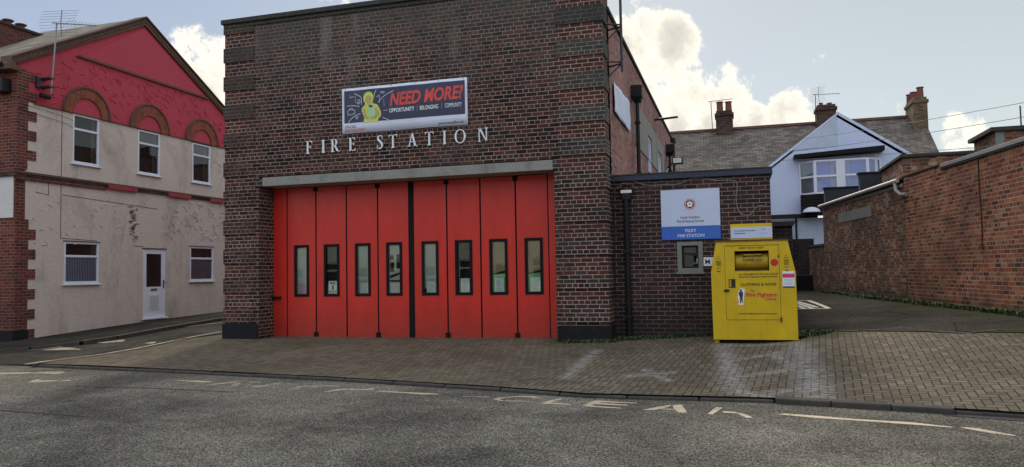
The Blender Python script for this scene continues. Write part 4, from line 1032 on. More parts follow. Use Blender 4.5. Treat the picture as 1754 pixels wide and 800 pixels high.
# cables looping over the brickwork
def cable(name, pts, r, m, label, parent=None, n=40, group=None):
    P = [Vector(p) for p in pts]; out = []
    for i in range(len(P) - 1):
        p0_, p1, p2, p3 = P[max(0, i - 1)], P[i], P[i + 1], P[min(len(P) - 1, i + 2)]
        for k in range(8):
            t = k / 8; out.append(.5 * ((2 * p1) + (p2 - p0_) * t + (2 * p0_ - 5 * p1 + 4 * p2 - p3) * t * t + (3 * p1 - p0_ - 3 * p2 + p3) * t ** 3))
    out.append(P[-1]); o = MB().use(m).tube(out, r, 6).build(name, parent, smooth=True)
    if parent is None: tag(o, label, 'cable', group)
    return o
cz = lambda L: [onY(1050 + x / 5.714, 280 + y / 5.714, YA - .012) for x, y in L]
cable('wall_cable', cz([(60, 108), (180, 165), (330, 212), (520, 205), (640, 200), (760, 155), (850, 140), (1000, 165), (1190, 170), (1215, 230), (1205, 340), (1225, 450), (1270, 500), (1340, 500), (1390, 440), (1440, 412), (1500, 425)]), .006, 'cable_white', 'pale cable looping across the annexe brickwork above its sign')
cable('wall_cable', [onY(x, y, YA - .012) for x, y in ((1052, 330), (1053, 400), (1054, 470), (1056, 500), (1064, 520))], .010, 'cable_black', 'black cable running down the annexe wall beside the downpipe')
# signboard
sg = thing('signboard', 'white and blue FILEY FIRE STATION signboard with rosette crest on annexe wall', 'sign', (-.84, YA, 2.23))
SX0, SX1, SZ0, SZ1 = -1.405, -.275, 2.235, 3.225
sb = MB().use('sign_white').box(SX0, SX1, YA - .03, YA - .001, SZ0 + .262, SZ1); sb.build('board', sg, bevel=.002)
Bx('sign_blue', SX0, SX1, YA - .03, YA - .001, SZ0, SZ0 + .26).build('blue_panel', sg, bevel=.002)
Y1 = YA - .0305
lettering('sign_text', 'FILEY', 'lettering_white', sg, -.945, -.735, SZ0 + .145, SZ0 + .205, Y1, bold=.004, thick=.002)
lettering('sign_text', 'FIRE STATION', 'lettering_white', sg, -1.095, -.585, SZ0 + .045, SZ0 + .107, Y1, bold=.004, thick=.002)
lettering('sign_text', 'North Yorkshire', 'print_navy', sg, -1.03, -.66, 2.645, 2.695, Y1, bold=.008, thick=.002)
lettering('sign_text', 'Fire & Rescue Service', 'print_navy', sg, -1.10, -.585, 2.57, 2.625, Y1, bold=.008, thick=.002)
cc_ = Vector((-.845, 2.93))
def disc(mb, r, y, n=28, star=None):
    P = []
    for k in range(n):
        a = 2 * math.pi * k / n + math.pi / 2; rr = r if star is None or k % 2 == 0 else star
        P.append((cc_.x + rr * math.cos(a), y, cc_.y + rr * math.sin(a)))
    mb.face(P)
cre = MB(); cre.use('print_grey'); disc(cre, .165, Y1 - .001, 16, .09); cre.use('print_pale'); disc(cre, .15, Y1 - .002, 16, .10); cre.use('print_red'); disc(cre, .108, Y1 - .003); cre.use('sign_white'); disc(cre, .096, Y1 - .0035); cre.use('crest_gold'); disc(cre, .088, Y1 - .004); cre.use('crest_dark'); disc(cre, .078, Y1 - .005)
cre.use('lettering_white')
for k in range(5):
    a = math.pi / 2 + k * 2 * math.pi / 5; px, pz = cc_.x + .038 * math.cos(a), cc_.y + .038 * math.sin(a)
    cre.face([(px + .024 * math.cos(t), Y1 - .006, pz + .024 * math.sin(t)) for t in np.linspace(0, 2 * math.pi, 11)[:-1]])
cre.use('print_red'); cre.face([(cc_.x + .014 * math.cos(t), Y1 - .007, cc_.y + .014 * math.sin(t)) for t in np.linspace(0, 2 * math.pi, 11)[:-1]])
cre.build('crest', sg)
# street name plate half hidden by the bin
np_ = thing('street_name_plate', 'white street name plate on annexe wall, mostly hidden behind the yellow bin', 'sign', (0, YA, 1.7))
Bx('lettering_white', -.615, .35, YA - .02, YA - .001, 1.705, 1.875).build('plate', np_, bevel=.006)
lettering('plate_text', 'M', 'print_black', np_, -.585, -.495, 1.745, 1.835, YA - .0215, bold=.01)

# ---- clothing bank
cbk = thing('clothing_bank', 'yellow steel charity clothing bank with THANK YOU chute standing before the annexe', 'clothing bank', (.28, -.65, .3))
YB_ = -.65; DP = .98
prof = [(-.435, .385), (.99, .385), (.988, 1.55), (.87, 2.13), (-.345, 2.13), (-.445, 1.58)]
bd = MB().use('bin_paint')
CH = (-.03, .55, 1.60, 1.955)
# front with the chute opening cut out
def bface(P): bd.face([(x, YB_, z) for x, z in P])
bface([(-.435, .385), (.99, .385), (.988, 1.55), (.55, 1.6), (-.03, 1.6), (-.445, 1.58)])
bface([(-.445, 1.58), (-.03, 1.6), (-.03, 1.955), (-.345, 2.13)])
bface([(.988, 1.55), (.87, 2.13), (.55, 1.955), (.55, 1.6)])
bface([(-.03, 1.955), (.55, 1.955), (.87, 2.13), (-.345, 2.13)])
for i in range(6):
    a, b = prof[i], prof[(i + 1) % 6]; bd.face([(a[0], YB_, a[1]), (b[0], YB_, b[1]), (b[0], YB_ + DP, b[1]), (a[0], YB_ + DP, a[1])])
bd.face([(x, YB_ + DP, z) for x, z in prof][::-1])
bd.use('bin_dark_inside')
c0, c1, c2, c3 = CH
for P in ([(c0, c2), (c1, c2)], [(c1, c2), (c1, c3)], [(c1, c3), (c0, c3)], [(c0, c3), (c0, c2)]): bd.face([(P[0][0], YB_, P[0][1]), (P[1][0], YB_, P[1][1]), (P[1][0], YB_ + .3, P[1][1]), (P[0][0], YB_ + .3, P[0][1])])
bd.face([(c0, YB_ + .3, c2), (c1, YB_ + .3, c2), (c1, YB_ + .3, c3), (c0, YB_ + .3, c3)])
bd.build('body', cbk)
rm = MB().use('bin_yellow')      # folded top rim, slightly rusty
rm.box(-.375, .90, YB_ - .018, YB_ + DP + .01, 2.132, 2.155); rm.use('rust').box(-.375, .90, YB_ - .02, YB_ - .0185, 2.130, 2.1545); rm.build('top_rim', cbk)
dr = MB().use('bin_drum_yellow')
for k in range(12):
    a, b = R(100 + k * 13.5), R(100 + (k + 1) * 13.5); cy_, cz_ = YB_ + .22, 1.765
    dr.face([(c0 + .012, cy_ + .19 * math.cos(a), cz_ + .165 * math.sin(a)), (c1 - .012, cy_ + .19 * math.cos(a), cz_ + .165 * math.sin(a)), (c1 - .012, cy_ + .19 * math.cos(b), cz_ + .165 * math.sin(b)), (c0 + .012, cy_ + .19 * math.cos(b), cz_ + .165 * math.sin(b))])
dr.use('rust').box(c0 + .02, c1 - .02, YB_ + .02, YB_ + .05, 1.602, 1.625)
dro = dr.build('chute_drum', cbk, smooth=False)
hb = MB().use('bin_drum_yellow').tube([(.12, YB_ + .035, 1.885), (.42, YB_ + .035, 1.885)], .014, 8); hb.use('rust').box(.11, .14, YB_ + .03, YB_ + .07, 1.86, 1.885).box(.40, .43, YB_ + .03, YB_ + .07, 1.86, 1.885); hb.build('handle', dro)
lettering('chute_text', 'THANK YOU', 'print_black', dro, .105, .445, 1.775, 1.825, YB_ + .022, bold=.015, thick=.002)
dn = MB().use('rust')           # door seams
def seam(x0, z0, x1, z1, w=.005): 
    dn.box(min(x0, x1) - w / 2, max(x0, x1) + w / 2, YB_ - .003, YB_ + .001, min(z0, z1) - w / 2, max(z0, z1) + w / 2)
seam(-.20, 2.05, .72, 2.055); seam(-.20, .735, -.20, 2.05); seam(.72, .72, .72, 2.06); seam(-.20, .735, .72, .735, .007); seam(-.025, 1.955, .548, 1.955, .006)
dn.box(.705, .735, YB_ - .02, YB_, .70, .78); dn.box(.70, .725, YB_ - .012, YB_, 1.83, 1.87)
dn.build('door_seam', cbk)
lk = MB().use('bin_dark_inside').box(-.145, -.03, YB_ - .004, YB_ + .0, 1.305, 1.46); lk.use('bin_drum_yellow').box(-.135, -.10, YB_ - .008, YB_ - .0042, 1.32, 1.45); lk.build('lock_recess', cbk)
MB().use('black_metal').tube([(-.23, YB_ - .03, 1.255), (-.14, YB_ - .03, 1.26)], .018, 8).box(-.19, -.16, YB_ - .03, YB_, 1.24, 1.28).build('lock', cbk)
hs_ = MB().use('bin_yellow').box(-.085, .625, YB_ - .0, YB_ + .06, 2.157, 2.44); hs_.build('header_frame', cbk, bevel=.004)
Bx('sign_white', -.08, .62, YB_ - .012, YB_ - .001, 2.185, 2.38).build('header_panel', cbk)
hx = MB().use('print_black')
random.seed(3)
for row, (zz, x1_) in enumerate(((2.315, .34), (2.27, .16))):
    x = -.02
    while x < x1_:
        w = random.uniform(.018, .05); hx.box(x, min(x + w, x1_), YB_ - .0145, YB_ - .0125, zz - .006, zz + .008); x += w + .012
hx.use('print_grey').box(.42, .54, YB_ - .0145, YB_ - .0125, 2.262, 2.266).box(.44, .52, YB_ - .0145, YB_ - .0125, 2.32, 2.323); hx.box(.455, .50, YB_ - .0145, YB_ - .0125, 2.335, 2.35)
hx.build('header_text', cbk)
YT = YB_ - .001
def bt(body, x0, x1, z0, z1, m='print_black', bold=.022, shear=0): lettering('printed_text', body, m, cbk, x0, x1, z0, z1, YT, bold=bold, shear=shear, thick=.0015)
bt('CHARITY REG NO. 1093387', .05, .47, 1.995, 2.025)
bt('ALL PROCEEDS TO STAY IN THE UK', .03, .70, 1.525, 1.555); bt('HELPING INJURED FIREFIGHTERS', .03, .68, 1.475, 1.505)
bt('CLOTHING & SHOES', .055, .66, 1.335, 1.385, bold=.02)
bt('The', .22, .29, 1.225, 1.27, 'print_red', .02); bt('Fire Fighters', .15, .66, 1.12, 1.215, 'print_red', .025); bt('Charity', .46, .65, 1.06, 1.13, 'print_red', .02)
bt('www.firefighterscharity.org.uk', -.005, .655, .825, .86, bold=.015)
for sx, sxs in ((-.31, 1), (.84, 1)):
    vt = MB().use('print_black')
    for k, (zz, w) in enumerate(((1.86, .03), (1.825, .08), (1.785, .085), (1.765, .08), (1.745, .09), (1.725, .075), (1.705, .085), (1.66, .08), (1.61, .03), (1.595, .07))): vt.box(sx - w / 2, sx + w / 2, YB_ - .003, YB_ - .0005, zz - .004, zz + .005)
    vt.build('printed_text', cbk)
rc = MB().use('print_red'); rc.face([(.64 + .065 * math.cos(t), YB_ - .002, 1.74 + .065 * math.sin(t)) for t in np.linspace(0, 2 * math.pi, 25)[:-1]][::-1]); rc.build('red_disc', cbk)
lb = MB().use('lettering_white').box(.765, .965, YB_ - .003, YB_ - .0005, 1.30, 1.585); lb.use('print_pink').box(.768, .962, YB_ - .004, YB_ - .003, 1.47, 1.54); lb.use('print_navy').box(.768, .962, YB_ - .004, YB_ - .003, 1.296, 1.32)
lb.use('print_grey')
for k in range(5): lb.box(.79, .94 - .02 * (k % 2), YB_ - .004, YB_ - .003, 1.35 + k * .022, 1.355 + k * .022)
lb.build('sticker', cbk)
fg = MB()                       # small firefighter emblem: generic standing figure in a white flame
E = lambda L: [(x, z) for x, z in L]
fg.use('lettering_white').face([(x, YB_ - .002, z) for x, z in E([(.01, 1.0), (.09, 1.0), (.1, 1.06), (.115, 1.2), (.13, 1.28), (.10, 1.285), (.075, 1.30), (.055, 1.295), (.05, 1.27), (.02, 1.24), (.0, 1.14), (.02, 1.06)])])
fg.use('print_navy').face([(x, YB_ - .003, z) for x, z in E([(.035, 1.03), (.055, 1.03), (.06, 1.1), (.07, 1.03), (.085, 1.03), (.085, 1.12), (.095, 1.2), (.085, 1.235), (.03, 1.235), (.02, 1.2), (.04, 1.12)])])
fg.face([(.06 + .018 * math.cos(t), YB_ - .0035, 1.255 + .02 * math.sin(t)) for t in np.linspace(0, 2 * math.pi, 11)[:-1]]); fg.build('emblem', cbk)
for x in (-.42, .90): Bx('wood_post', x, x + .08, YB_ + .02, YB_ + .92, .28, .384).build('skid', cbk, bevel=.005)
Bx('bin_dark_inside', -.34, .90, YB_ + .1, YB_ + .9, .345, .384).build('underside', cbk)

# ---- low dark wall behind the bin with coping
dw = thing('side_wall', 'short dark brick wall with stone cap standing behind the yellow bin', 'wall', (1.0, 3.0, .5))
Bx('dark_brick', .67, 1.20, 2.9, 3.2, 0, 2.56).build('brickwork', dw)
MB().use('dark_coping').prism([(.67, 2.85, 2.562), (1.22, 2.85, 2.562), (1.28, 2.85, 2.66), (.67, 2.85, 2.66)], (0, .4, 0)).build('cap', dw)

# ================================================================== HOUSE ACROSS THE SIDE STREET
XH = -18.06
ho = thing('corner_house', 'pink rendered corner house with deep red gable across the side street', 'house', (XH, .45, .05))
Y0, Y1h = .44, 9.28; ZE, ZA, YM = 7.42, 9.93, 4.86
low = [(1.97, 3.17, 1.55, 2.75), (7.05, 8.26, 1.55, 2.75), (4.91, 5.88, .42, 2.62)]
up = [(2.21, 3.14, 5.0, 6.46), (4.66, 5.61, 5.0, 6.44), (7.15, 8.09, 5.0, 6.42)]
gw = MB().use('pink_render'); wall_sheet(gw, 'x', XH, .3, Y0 + .02, Y1h, ZG, 4.40, low); wall_sheet(gw, 'x', XH, .3, Y0 + .02, Y1h, 4.40, 6.45, [(a, b, c, 6.45) for a, b, c, d in up])
# gouged plaster: thin curved ridges
def gouges(mb, m, y0, y1, z0, z1, n, x, ang=-50, ok=None, L=(.12, .3)):
    mb.use(m)
    for _ in range(n):
        y, z = random.uniform(y0, y1), random.uniform(z0, z1)
        if ok and not ok(y, z): continue
        a = R(ang + random.uniform(-28, 28)) if random.random() < .8 else R(random.uniform(-10, 35)); l = random.uniform(*L); w = random.uniform(.014, .026)
        c = Vector((y, z)); d = Vector((math.cos(a), math.sin(a))); nn = Vector((-d.y, d.x)); bend = random.uniform(-.03, .03)
        P = [c - d * l / 2, c - d * l / 6 + nn * bend, c + d * l / 6 + nn * bend, c + d * l / 2]
        for k in range(3):
            wa = w * (0 if k == 0 else 1); wb = w * (0 if k == 2 else 1)
            p, q = P[k], P[k + 1]; rp, rq = (x + .002, x + .021)[k > 0], (x + .021, x + .002)[k == 2]
            A = p + nn * wa; B = q + nn * wb; Cc = q - nn * wb; D = p - nn * wa
            mb.face([(x, A.x, A.y), (rp, p.x, p.y), (rq, q.x, q.y), (x, B.x, B.y)]); mb.face([(rp, p.x, p.y), (x, D.x, D.y), (x, Cc.x, Cc.y), (rq, q.x, q.y)])
gouges(gw, 'pink_render', 5.6, 9.0, 3.0, 4.3, 85, XH)
gouges(gw, 'pink_render', .9, 4.8, 2.6, 4.1, 34, XH, L=(.1, .22))
gouges(gw, 'pink_render', 8.3, 9.1, 5.2, 6.3, 10, XH)
gw.build('side_wall', ho)
rg = MB().use('red_render')
zr = lambda y: ZE + (ZA - ZE) * (1 - abs(y - YM) / (YM - Y0)) if True else 0
arches = [(2.68, .84, .51), (5.14, .86, .48), (7.62, .84, .47)]
rg.prism([(XH, Y0 + .02, 6.451), (XH, Y1h, 6.451), (XH, Y1h, ZE), (XH, YM, ZA), (XH, Y0 + .02, ZE)], (-.3, 0, 0))
def okred(y, z):
    if z > zr(y) - .45: return False
    for c, ro, ri in arches:
        if math.hypot(y - c, z - 6.45) < ro + .08: return False
    if y > 2.4 and z > 8.18 - .004 * (y - 2.3): return False
    return True
gouges(rg, 'red_render', .6, 9.1, 6.55, 8.9, 420, XH, ok=okred)
rg.build('gable_wall', ho)
# raised smooth upper field of the gable with its dark weathering line
tg = MB().use('red_smooth_render'); tg.prism([(XH + .001, 2.5, 8.17), (XH + .001, 7.75, 8.13), (XH + .001, YM, ZA - .2)], (.035, 0, 0)); tg.build('gable_field', ho)
MB().use('verge_brick').prism([(XH + .001, 2.28, 8.10), (XH + .001, 7.95, 8.06), (XH + .001, 7.88, 8.125), (XH + .001, 2.38, 8.165)], (.07, 0, 0)).build('gable_band', ho)
MB().use('verge_brick').box(XH + .001, XH + .045, Y0 + .5, Y1h, 6.43, 6.452).build('render_edge', ho)
for c, ro, ri in arches:
    a = MB().use('arch_brick'); n = 22
    for k in range(n):
        t0, t1 = math.pi * k / n, math.pi * (k + 1) / n
        f_ = lambda t, r: (XH + .002, c + r * math.cos(t), 6.44 + r * math.sin(t))
        a.prism([f_(t0, ri), f_(t1, ri), f_(t1, ro - .05), f_(t0, ro - .05)], (.055, 0, 0))
    a.use('verge_brick')
    for k in range(n):
        t0, t1 = math.pi * k / n, math.pi * (k + 1) / n
        a.prism([f_(t0, ro - .048), f_(t1, ro - .048), f_(t1, ro + .005), f_(t0, ro + .005)], (.085, 0, 0))
    a.build('brick_arch', ho)
# sliding of the arch legs onto the cream wall is hidden by the windows; windows
def upvc_window(parent, y0, y1, z0, z1, split, lacef=False, name='window', sill=True, topglass='dim_glass'):
    w = MB().use('white_upvc'); fr = .055; zs_ = z0 + (z1 - z0) * split
    wall_sheet(w, 'x', XH + .012, .08, y0, y1, z0, z1, [(y0 + fr, y1 - fr, z0 + fr + .02, zs_ - fr * .6), (y0 + fr, y1 - fr, zs_ + fr * .6, z1 - fr)])
    wo = w.build(name, parent, bevel=.008)
    gl = MB().use('blue_glass' if topglass == 'blue_glass' else 'glass'); gl.face([(XH - .03, y0 + .03, zs_), (XH - .03, y1 - .03, zs_), (XH - .03, y1 - .03, z1 - .03), (XH - .03, y0 + .03, z1 - .03)])
    gl.use('glass').face([(XH - .032, y0 + .03, z0 + .03), (XH - .032, y1 - .03, z0 + .03), (XH - .032, y1 - .03, zs_), (XH - .032, y0 + .03, zs_)]); gl.build('pane', wo)
    ins = MB().use('dark_interior'); ins.box(XH - .35, XH - .31, y0 - .1, y1 + .1, z0 - .1, z1 + .1)
    ins.build('interior_board', wo)
    if lacef:
        l = MB().use('lace'); l.face([(XH - .08, y0, z0), (XH - .08, y1, z0), (XH - .08, y1, zs_), (XH - .08, y0, zs_)]); l.build('net_curtain', wo)
    if sill: Bx('white_upvc', XH - .02, XH + .07, y0 - .06, y1 + .06, z0 - .035, z0 - .002).build('sill', wo, bevel=.006)
    Bx('verge_brick', XH + .001, XH + .03, y0 - .03, y1 + .03, z1 + .002, z1 + .03).build('drip', wo)
    return wo
for i, (a, b, c, d) in enumerate(low[:2]): upvc_window(ho, a, b, c, d, .66, True)
for i, (a, b, c, d) in enumerate(up): upvc_window(ho, a, b, c, d - .03, .70, topglass='glass' if i == 0 else 'blue_glass')
for c, ro, ri in arches:     # plastered tympanum inside each arch
    t = MB().use('red_smooth_render'); P = [(XH + .002, c + (ri - .003) * math.cos(x), 6.44 + (ri - .003) * math.sin(x)) for x in np.linspace(0, math.pi, 17)]; t.prism(P, (.012, 0, 0)); t.build('tympanum', ho)
# door
a, b, c, d = low[2]
dd = MB().use('white_upvc'); wall_sheet(dd, 'x', XH + .01, .07, a, b, c, d, [(a + .14, b - .17, c + .98, d - .16)])
do = dd.build('front_door', ho, bevel=.006)
Bx('dim_glass', XH - .02, XH - .01, a + .1, b - .12, c + .95, d - .12).build('pane', do); Bx('dark_interior', XH - .4, XH - .35, a, b, c, d).build('interior_board', do)
for k, (m_, dx) in enumerate((( .0, .012), (.045, .02), (.08, .012))):
    Bx('white_upvc' if k != 1 else 'grey_upvc', XH + .0105, XH + .012 + dx, a + .24 + m_, b - .27 - m_, c + .24 + m_ * 1.2, c + .76 - m_ * 1.2).build('raised_panel', do, bevel=.004)
Bx('brass', XH + .011, XH + .025, a + .33, a + .60, c + .86, c + .93).build('letter_box', do, bevel=.004)
MB().use('dark_steel').box(XH + .011, XH + .03, b - .1, b - .07, c + .93, c + 1.2).tube([(XH + .05, b - .09, c + 1.12), (XH + .05, b + .02, c + 1.12)], .012, 6).build('handle', do)
Bx('white_upvc', XH + .0, XH + .10, a - .04, b + .05, c - .055, c - .002).build('door_sill', do, bevel=.006)
Bx('verge_brick', XH + .001, XH + .04, a - .03, b + .04, d + .002, d + .03).build('drip', do)
# string course of dark moulded brick with red painted blocks
sc_ = MB().use('chimney_brick').box(XH + .001, XH + .06, Y0 - .05, Y1h, 4.42, 4.50); sc_.use('verge_brick').box(XH + .001, XH + .09, Y0 - .08, Y1h, 4.502, 4.56)
sc_.use('quoin_brick').box(XH + .001, XH + .05, Y0, 3.4, 4.34, 4.418); sc_.build('string_course', ho)
for (p, q) in ((3.43, 4.58), (5.92, 7.0), (8.0, 8.8)): Bx('painted_red_block', XH + .061, XH + .10, p - .0, q, 4.385, 4.50).build('painted_block', ho, bevel=.006)
# cracked old render scar beside the door
sr_ = MB().use('verge_brick')
for (y0_, z0_, y1_, z1_) in ((1.05, 4.05, 1.45, 4.0), (1.45, 4.0, 1.45, 4.33), (1.9, 4.05, 5.5, 3.92), (1.85, 2.83, 3.1, 2.80), (1.85, 2.83, 1.85, 6.4), (4.5, 2.7, 4.9, 2.68)):
    if abs(y0_ - y1_) < .01: sr_.box(XH + .0, XH + .006, y0_ - .008, y0_ + .008, z0_, z1_)
    else: sr_.prism([(XH, y0_, z0_), (XH, y1_, z1_), (XH, y1_, z1_ + .016), (XH, y0_, z0_ + .016)], (.006, 0, 0))
sr_.use('pink_stain')
for k in range(26):
    y = 4.35 + random.uniform(0, .3); z = 2.9 + 1.05 * k / 26; w = random.uniform(.05, .16); h = random.uniform(.02, .06)
    sr_.prism([(XH, y - w, z), (XH, y, z - h), (XH, y + w, z + h * .4), (XH, y, z + h)], (.006, 0, 0))
sr_.build('render_cracks', ho)
# brick front wall facing the road, with a painted panel, and toothed brick quoins on the corner
fr_ = MB().use('quoin_brick'); fr_.box(-30, XH + .003, Y0, Y0 + .3, ZG, ZE - .1); fr_.build('front_wall', ho)
MB().use('white_render').box(-30, XH - .03, Y0 - .02, Y0 - .001, 3.33, 4.42).build('painted_panel', ho)
MB().use('chimney_brick').box(-30, XH + .09, Y0 - .08, Y0 - .001, 4.42, 4.52).build('string_course', ho)
z = .12; k = 0
while z < 7.2:
    if not 4.3 < z < 4.6 and not (z > 3.2 and z < 4.1):
        wid = .34 if k % 2 else .60
        if z < 3.2: wid = .40 if k % 2 else .62
        Bx('quoin_brick', XH + .001, XH + .02, Y0 - .0, Y0 + wid, z, z + .262).build('quoin', ho)
    z += .265; k += 1
Bx('plinth_black', XH - .4, XH + .03, Y0 - .03, Y0 + .42, ZG, .38).build('plinth', ho)
# roof: stone slates facing the road, dark verge of brick
pit = math.atan2(ZA - ZE, YM - Y0); sl = math.hypot(ZA - ZE, YM - Y0)
ro = MB().use('stone_tiles')
def slope_roof(mb, x0, x1, ya, za, yb, zb, t=.08):
    L = math.hypot(yb - ya, zb - za)
    mb.face([(x0, ya, za), (x1, ya, za), (x1, yb, zb), (x0, yb, zb)], [(x0, 0), (x1, 0), (x1, L), (x0, L)])
    mb.face([(x0, ya, za - t), (x0, yb, zb - t), (x1, yb, zb - t), (x1, ya, za - t)])
    mb.face([(x0, ya, za - t), (x1, ya, za - t), (x1, ya, za), (x0, ya, za)]); mb.face([(x1, ya, za - t), (x1, yb, zb - t), (x1, yb, zb), (x1, ya, za)])
slope_roof(ro, -32, XH - .05, Y0 - .25, ZE - .02, YM, ZA + .12); slope_roof(ro, -32, XH - .05, Y1h + .25, ZE - .02, YM, ZA + .12)
roo = ro.build('roof', ho)
vg = MB().use('verge_brick')
for s_ in (-1, 1):
    ye = YM + s_ * (YM - Y0 + .22); ze = ZE - .12
    vg.prism([(XH - .3, ye, ze), (XH - .3, ye, ze + .22), (XH - .3, YM, ZA + .12), (XH - .3, YM, ZA - .12)], (.38, 0, 0))
    vg.prism([(XH - .3, ye, ze + .222), (XH - .3, ye, ze + .26), (XH - .3, YM, ZA + .17), (XH - .3, YM, ZA + .122)], (.44, 0, 0))
for k in range(46):
    t = (k + .5) / 46
    for s_ in (-1, 1):
        y = YM + s_ * (YM - Y0 + .1) * (1 - t); z = ZE + .0 + (ZA + .02 - ZE) * t
        vg.box(XH + .081, XH + .10, y - .045, y + .045, z - .02, z + .05)
vg.build('verge', roo)
ge = MB().use('verge_brick'); ge.box(-30, XH + .12, Y0 - .30, Y0 - .002, ZE - .22, ZE - .08); ge.use('black_metal').box(-30, XH - .1, Y0 - .42, Y0 - .302, ZE - .14, ZE - .05); ge.build('eaves', roo)
st = MB().use('stack_brick'); st.box(-22.1, -21.5, 2.6, 7.5, 8.4, 9.62); st.use('dark_coping').box(-22.15, -21.45, 2.5, 7.6, 9.622, 9.70)
sto = st.build('chimney', ho)
for yy in (2.75, 3.25, 3.7): MB().use('terracotta').lathe((-21.8, yy, 9.70), [(.13, 0), (.11, .1), (.10, .14), (.16, .17), (.17, .20), (.12, .22)], 14).build('pot', sto)
# small dark alarm box / lamp on the front corner
MB().use('black_metal').box(XH - .55, XH - .16, Y0 - .28, Y0 - .002, 6.62, 7.0).build('alarm_box', ho, bevel=.03)
cable('wall_wire', [(XH + .03, .5, 6.38), (XH + .04, 1.8, 6.28), (XH + .03, 2.2, 6.22)], .006, 'cable_black', '', ho)
cable('wall_wire', [(XH + .03, .5, 6.22), (XH + .04, 1.8, 6.1), (XH + .03, 2.2, 6.02)], .006, 'cable_black', '', ho)

# TV aerial on the red gable
def aerial(name, label, base, top, boom, n_el, el, m='grey_metal', refl=True, r=.016):
    t = thing(name, label, 'aerial', tuple(base))
    MB().use(m).tube([base, top], r * 1.3, 8).build('mast', t)
    top = Vector(top); boom = Vector(boom); L = boom.length; d = boom.normalized(); u = Vector((0, 0, 1)); s_ = d.cross(u).normalized()
    b = MB().use(m).tube([top - d * .15, top + boom], r, 6)
    for k in range(n_el):
        p = top + boom * (.22 + .78 * k / n_el); h = el * (1 - .35 * k / n_el)
        b.tube([p - s_ * h / 2 - u * h * .25, p + s_ * h / 2 + u * h * .25], r * .35, 4)
    b.build('boom', t)
    if refl:
        q = MB().use(m)
        for sg_ in (1, -1):
            q.tube([top + d * .12, top - d * .02 + u * .38 * sg_ + d * .18], r * .9, 6)
            for k in range(5):
                p = top + (u * .38 * sg_) * (k + .6) / 5 + d * .14 * (k + .6) / 5; q.tube([p - s_ * .33 - d * .3, p + s_ * .33 + d * .3], r * .3, 4)
        q.build('reflector', t)
    return t
ta = aerial('tv_aerial', 'grey TV aerial on a pole fixed to the red gable of the corner house', (XH + .30, 1.22, 6.75), (XH + .36, 1.32, 8.73), (.05, 1.30, .33), 9, .30)
MB().use('dark_steel').box(XH + .002, XH + .34, 1.12, 1.30, 7.15, 7.19).box(XH + .002, XH + .34, 1.12, 1.30, 6.92, 6.96).box(XH + .002, XH + .08, .98, 1.1, 6.9, 7.2).build('bracket', ta)
MB().use('black_metal').tube([(XH + .16, 1.02, 6.68), (XH + .16, 1.3, 6.68)], .07, 12).build('junction_box', ta)

# ================================================================== RED BRICK WALL ON THE RIGHT (runs back from the street)
P0 = Vector((4.78, .51, 0)); dW = Vector((-math.sin(.1529), math.cos(.1529), 0)); nW = Vector((-dW.y, dW.x, 0))
XF = lambda v: P0 + dW * v.x + nW * v.y + Vector((0, 0, v.z))       # local x along the wall going back, local y towards the yard
bwl = thing('boundary_wall', 'tall red brick boundary wall with metal capping along the right of the yard', 'wall', tuple(P0))
w = MB(XF).use('red_wall_brick'); w.face([(-6, 0, .2), (5.2, 0, .2), (5.2, 0, 3.74), (-6, 0, 3.74)][::-1]); w.face([(-6, -.34, .2), (5.2, -.34, .2), (5.2, -.34, 3.74), (-6, -.34, 3.74)]); w.face([(-6, 0, 3.74), (5.2, 0, 3.74), (5.2, -.34, 3.74), (-6, -.34, 3.74)]); w.face([(-6, 0, .2), (-6, -.34, .2), (-6, -.34, 3.74), (-6, 0, 3.74)])
w.build('brickwork', bwl)
MB(XF).use('cap_metal').box(-6, 3.0, -.40, .05, 3.742, 3.82).build('capping', bwl, bevel=.006)
MB(XF).use('print_black').box(-6, 3.0, -.02, .045, 3.70, 3.739).build('capping_flashing', bwl)
cap2 = MB(XF).use('mixed_wall_brick'); cap2.box(3.01, 5.19, -.33, -.002, 3.741, 3.80); cap2.use('dark_coping').box(3.01, 5.25, -.36, .03, 3.802, 3.83); cap2.build('coping', bwl)
MB(XF).use('cable_black').tube([(1.35, .012, 2.0), (1.33, .012, 2.6), (1.36, .012, 3.2), (1.35, .012, 3.70)], .012, 6).build('wall_cable', bwl)
MB(XF).use('rust').box(1.30, 1.40, 0.001, .05, 1.95, 2.04).build('fixing', bwl)
# outbuilding continuing the wall: older mixed brick, gutter, eaves
ob = thing('outbuilding', 'old mixed brick outbuilding with white gutter and stepped lead-grey parapets behind', 'outbuilding', tuple(P0 + dW * 5.2))
w = MB(XF).use('mixed_wall_brick'); w.box(5.201, 12.5, -.34, .004, .2, 3.60); w.build('wall', ob)
MB(XF).use('dark_coping').prism([(5.3, .06, 3.74), (12.55, .06, 3.74), (12.55, -2.8, 4.35), (5.3, -2.8, 4.35)], (0, 0, .05)).build('roof', ob)
g_ = MB(XF).use('cap_metal').tube([(5.35, .09, 3.74), (12.6, .09, 3.70)], .055, 10); g_.build('gutter', ob)
MB(XF).use('band_concrete').box(5.25, 12.52, .005, .03, 3.58, 3.66).build('fascia', ob)
MB(XF).use('band_concrete').box(7.6, 10.7, .0045, .02, 3.02, 3.32).build('lintel', ob, bevel=.003)
MB(XF).use('cap_metal').tube([(5.5, .1, 3.72), (5.4, .12, 3.5), (5.2, .08, 3.38), (4.95, .05, 3.36)], .045, 10).build('gutter_outlet', ob)
MB().use('lead').box(2.92, 6.0, 12.5, 12.8, 2.5, 4.27).build('parapet', ob); MB().use('black_metal').box(2.88, 6.0, 12.45, 12.85, 4.272, 4.31).build('parapet_cap', ob)
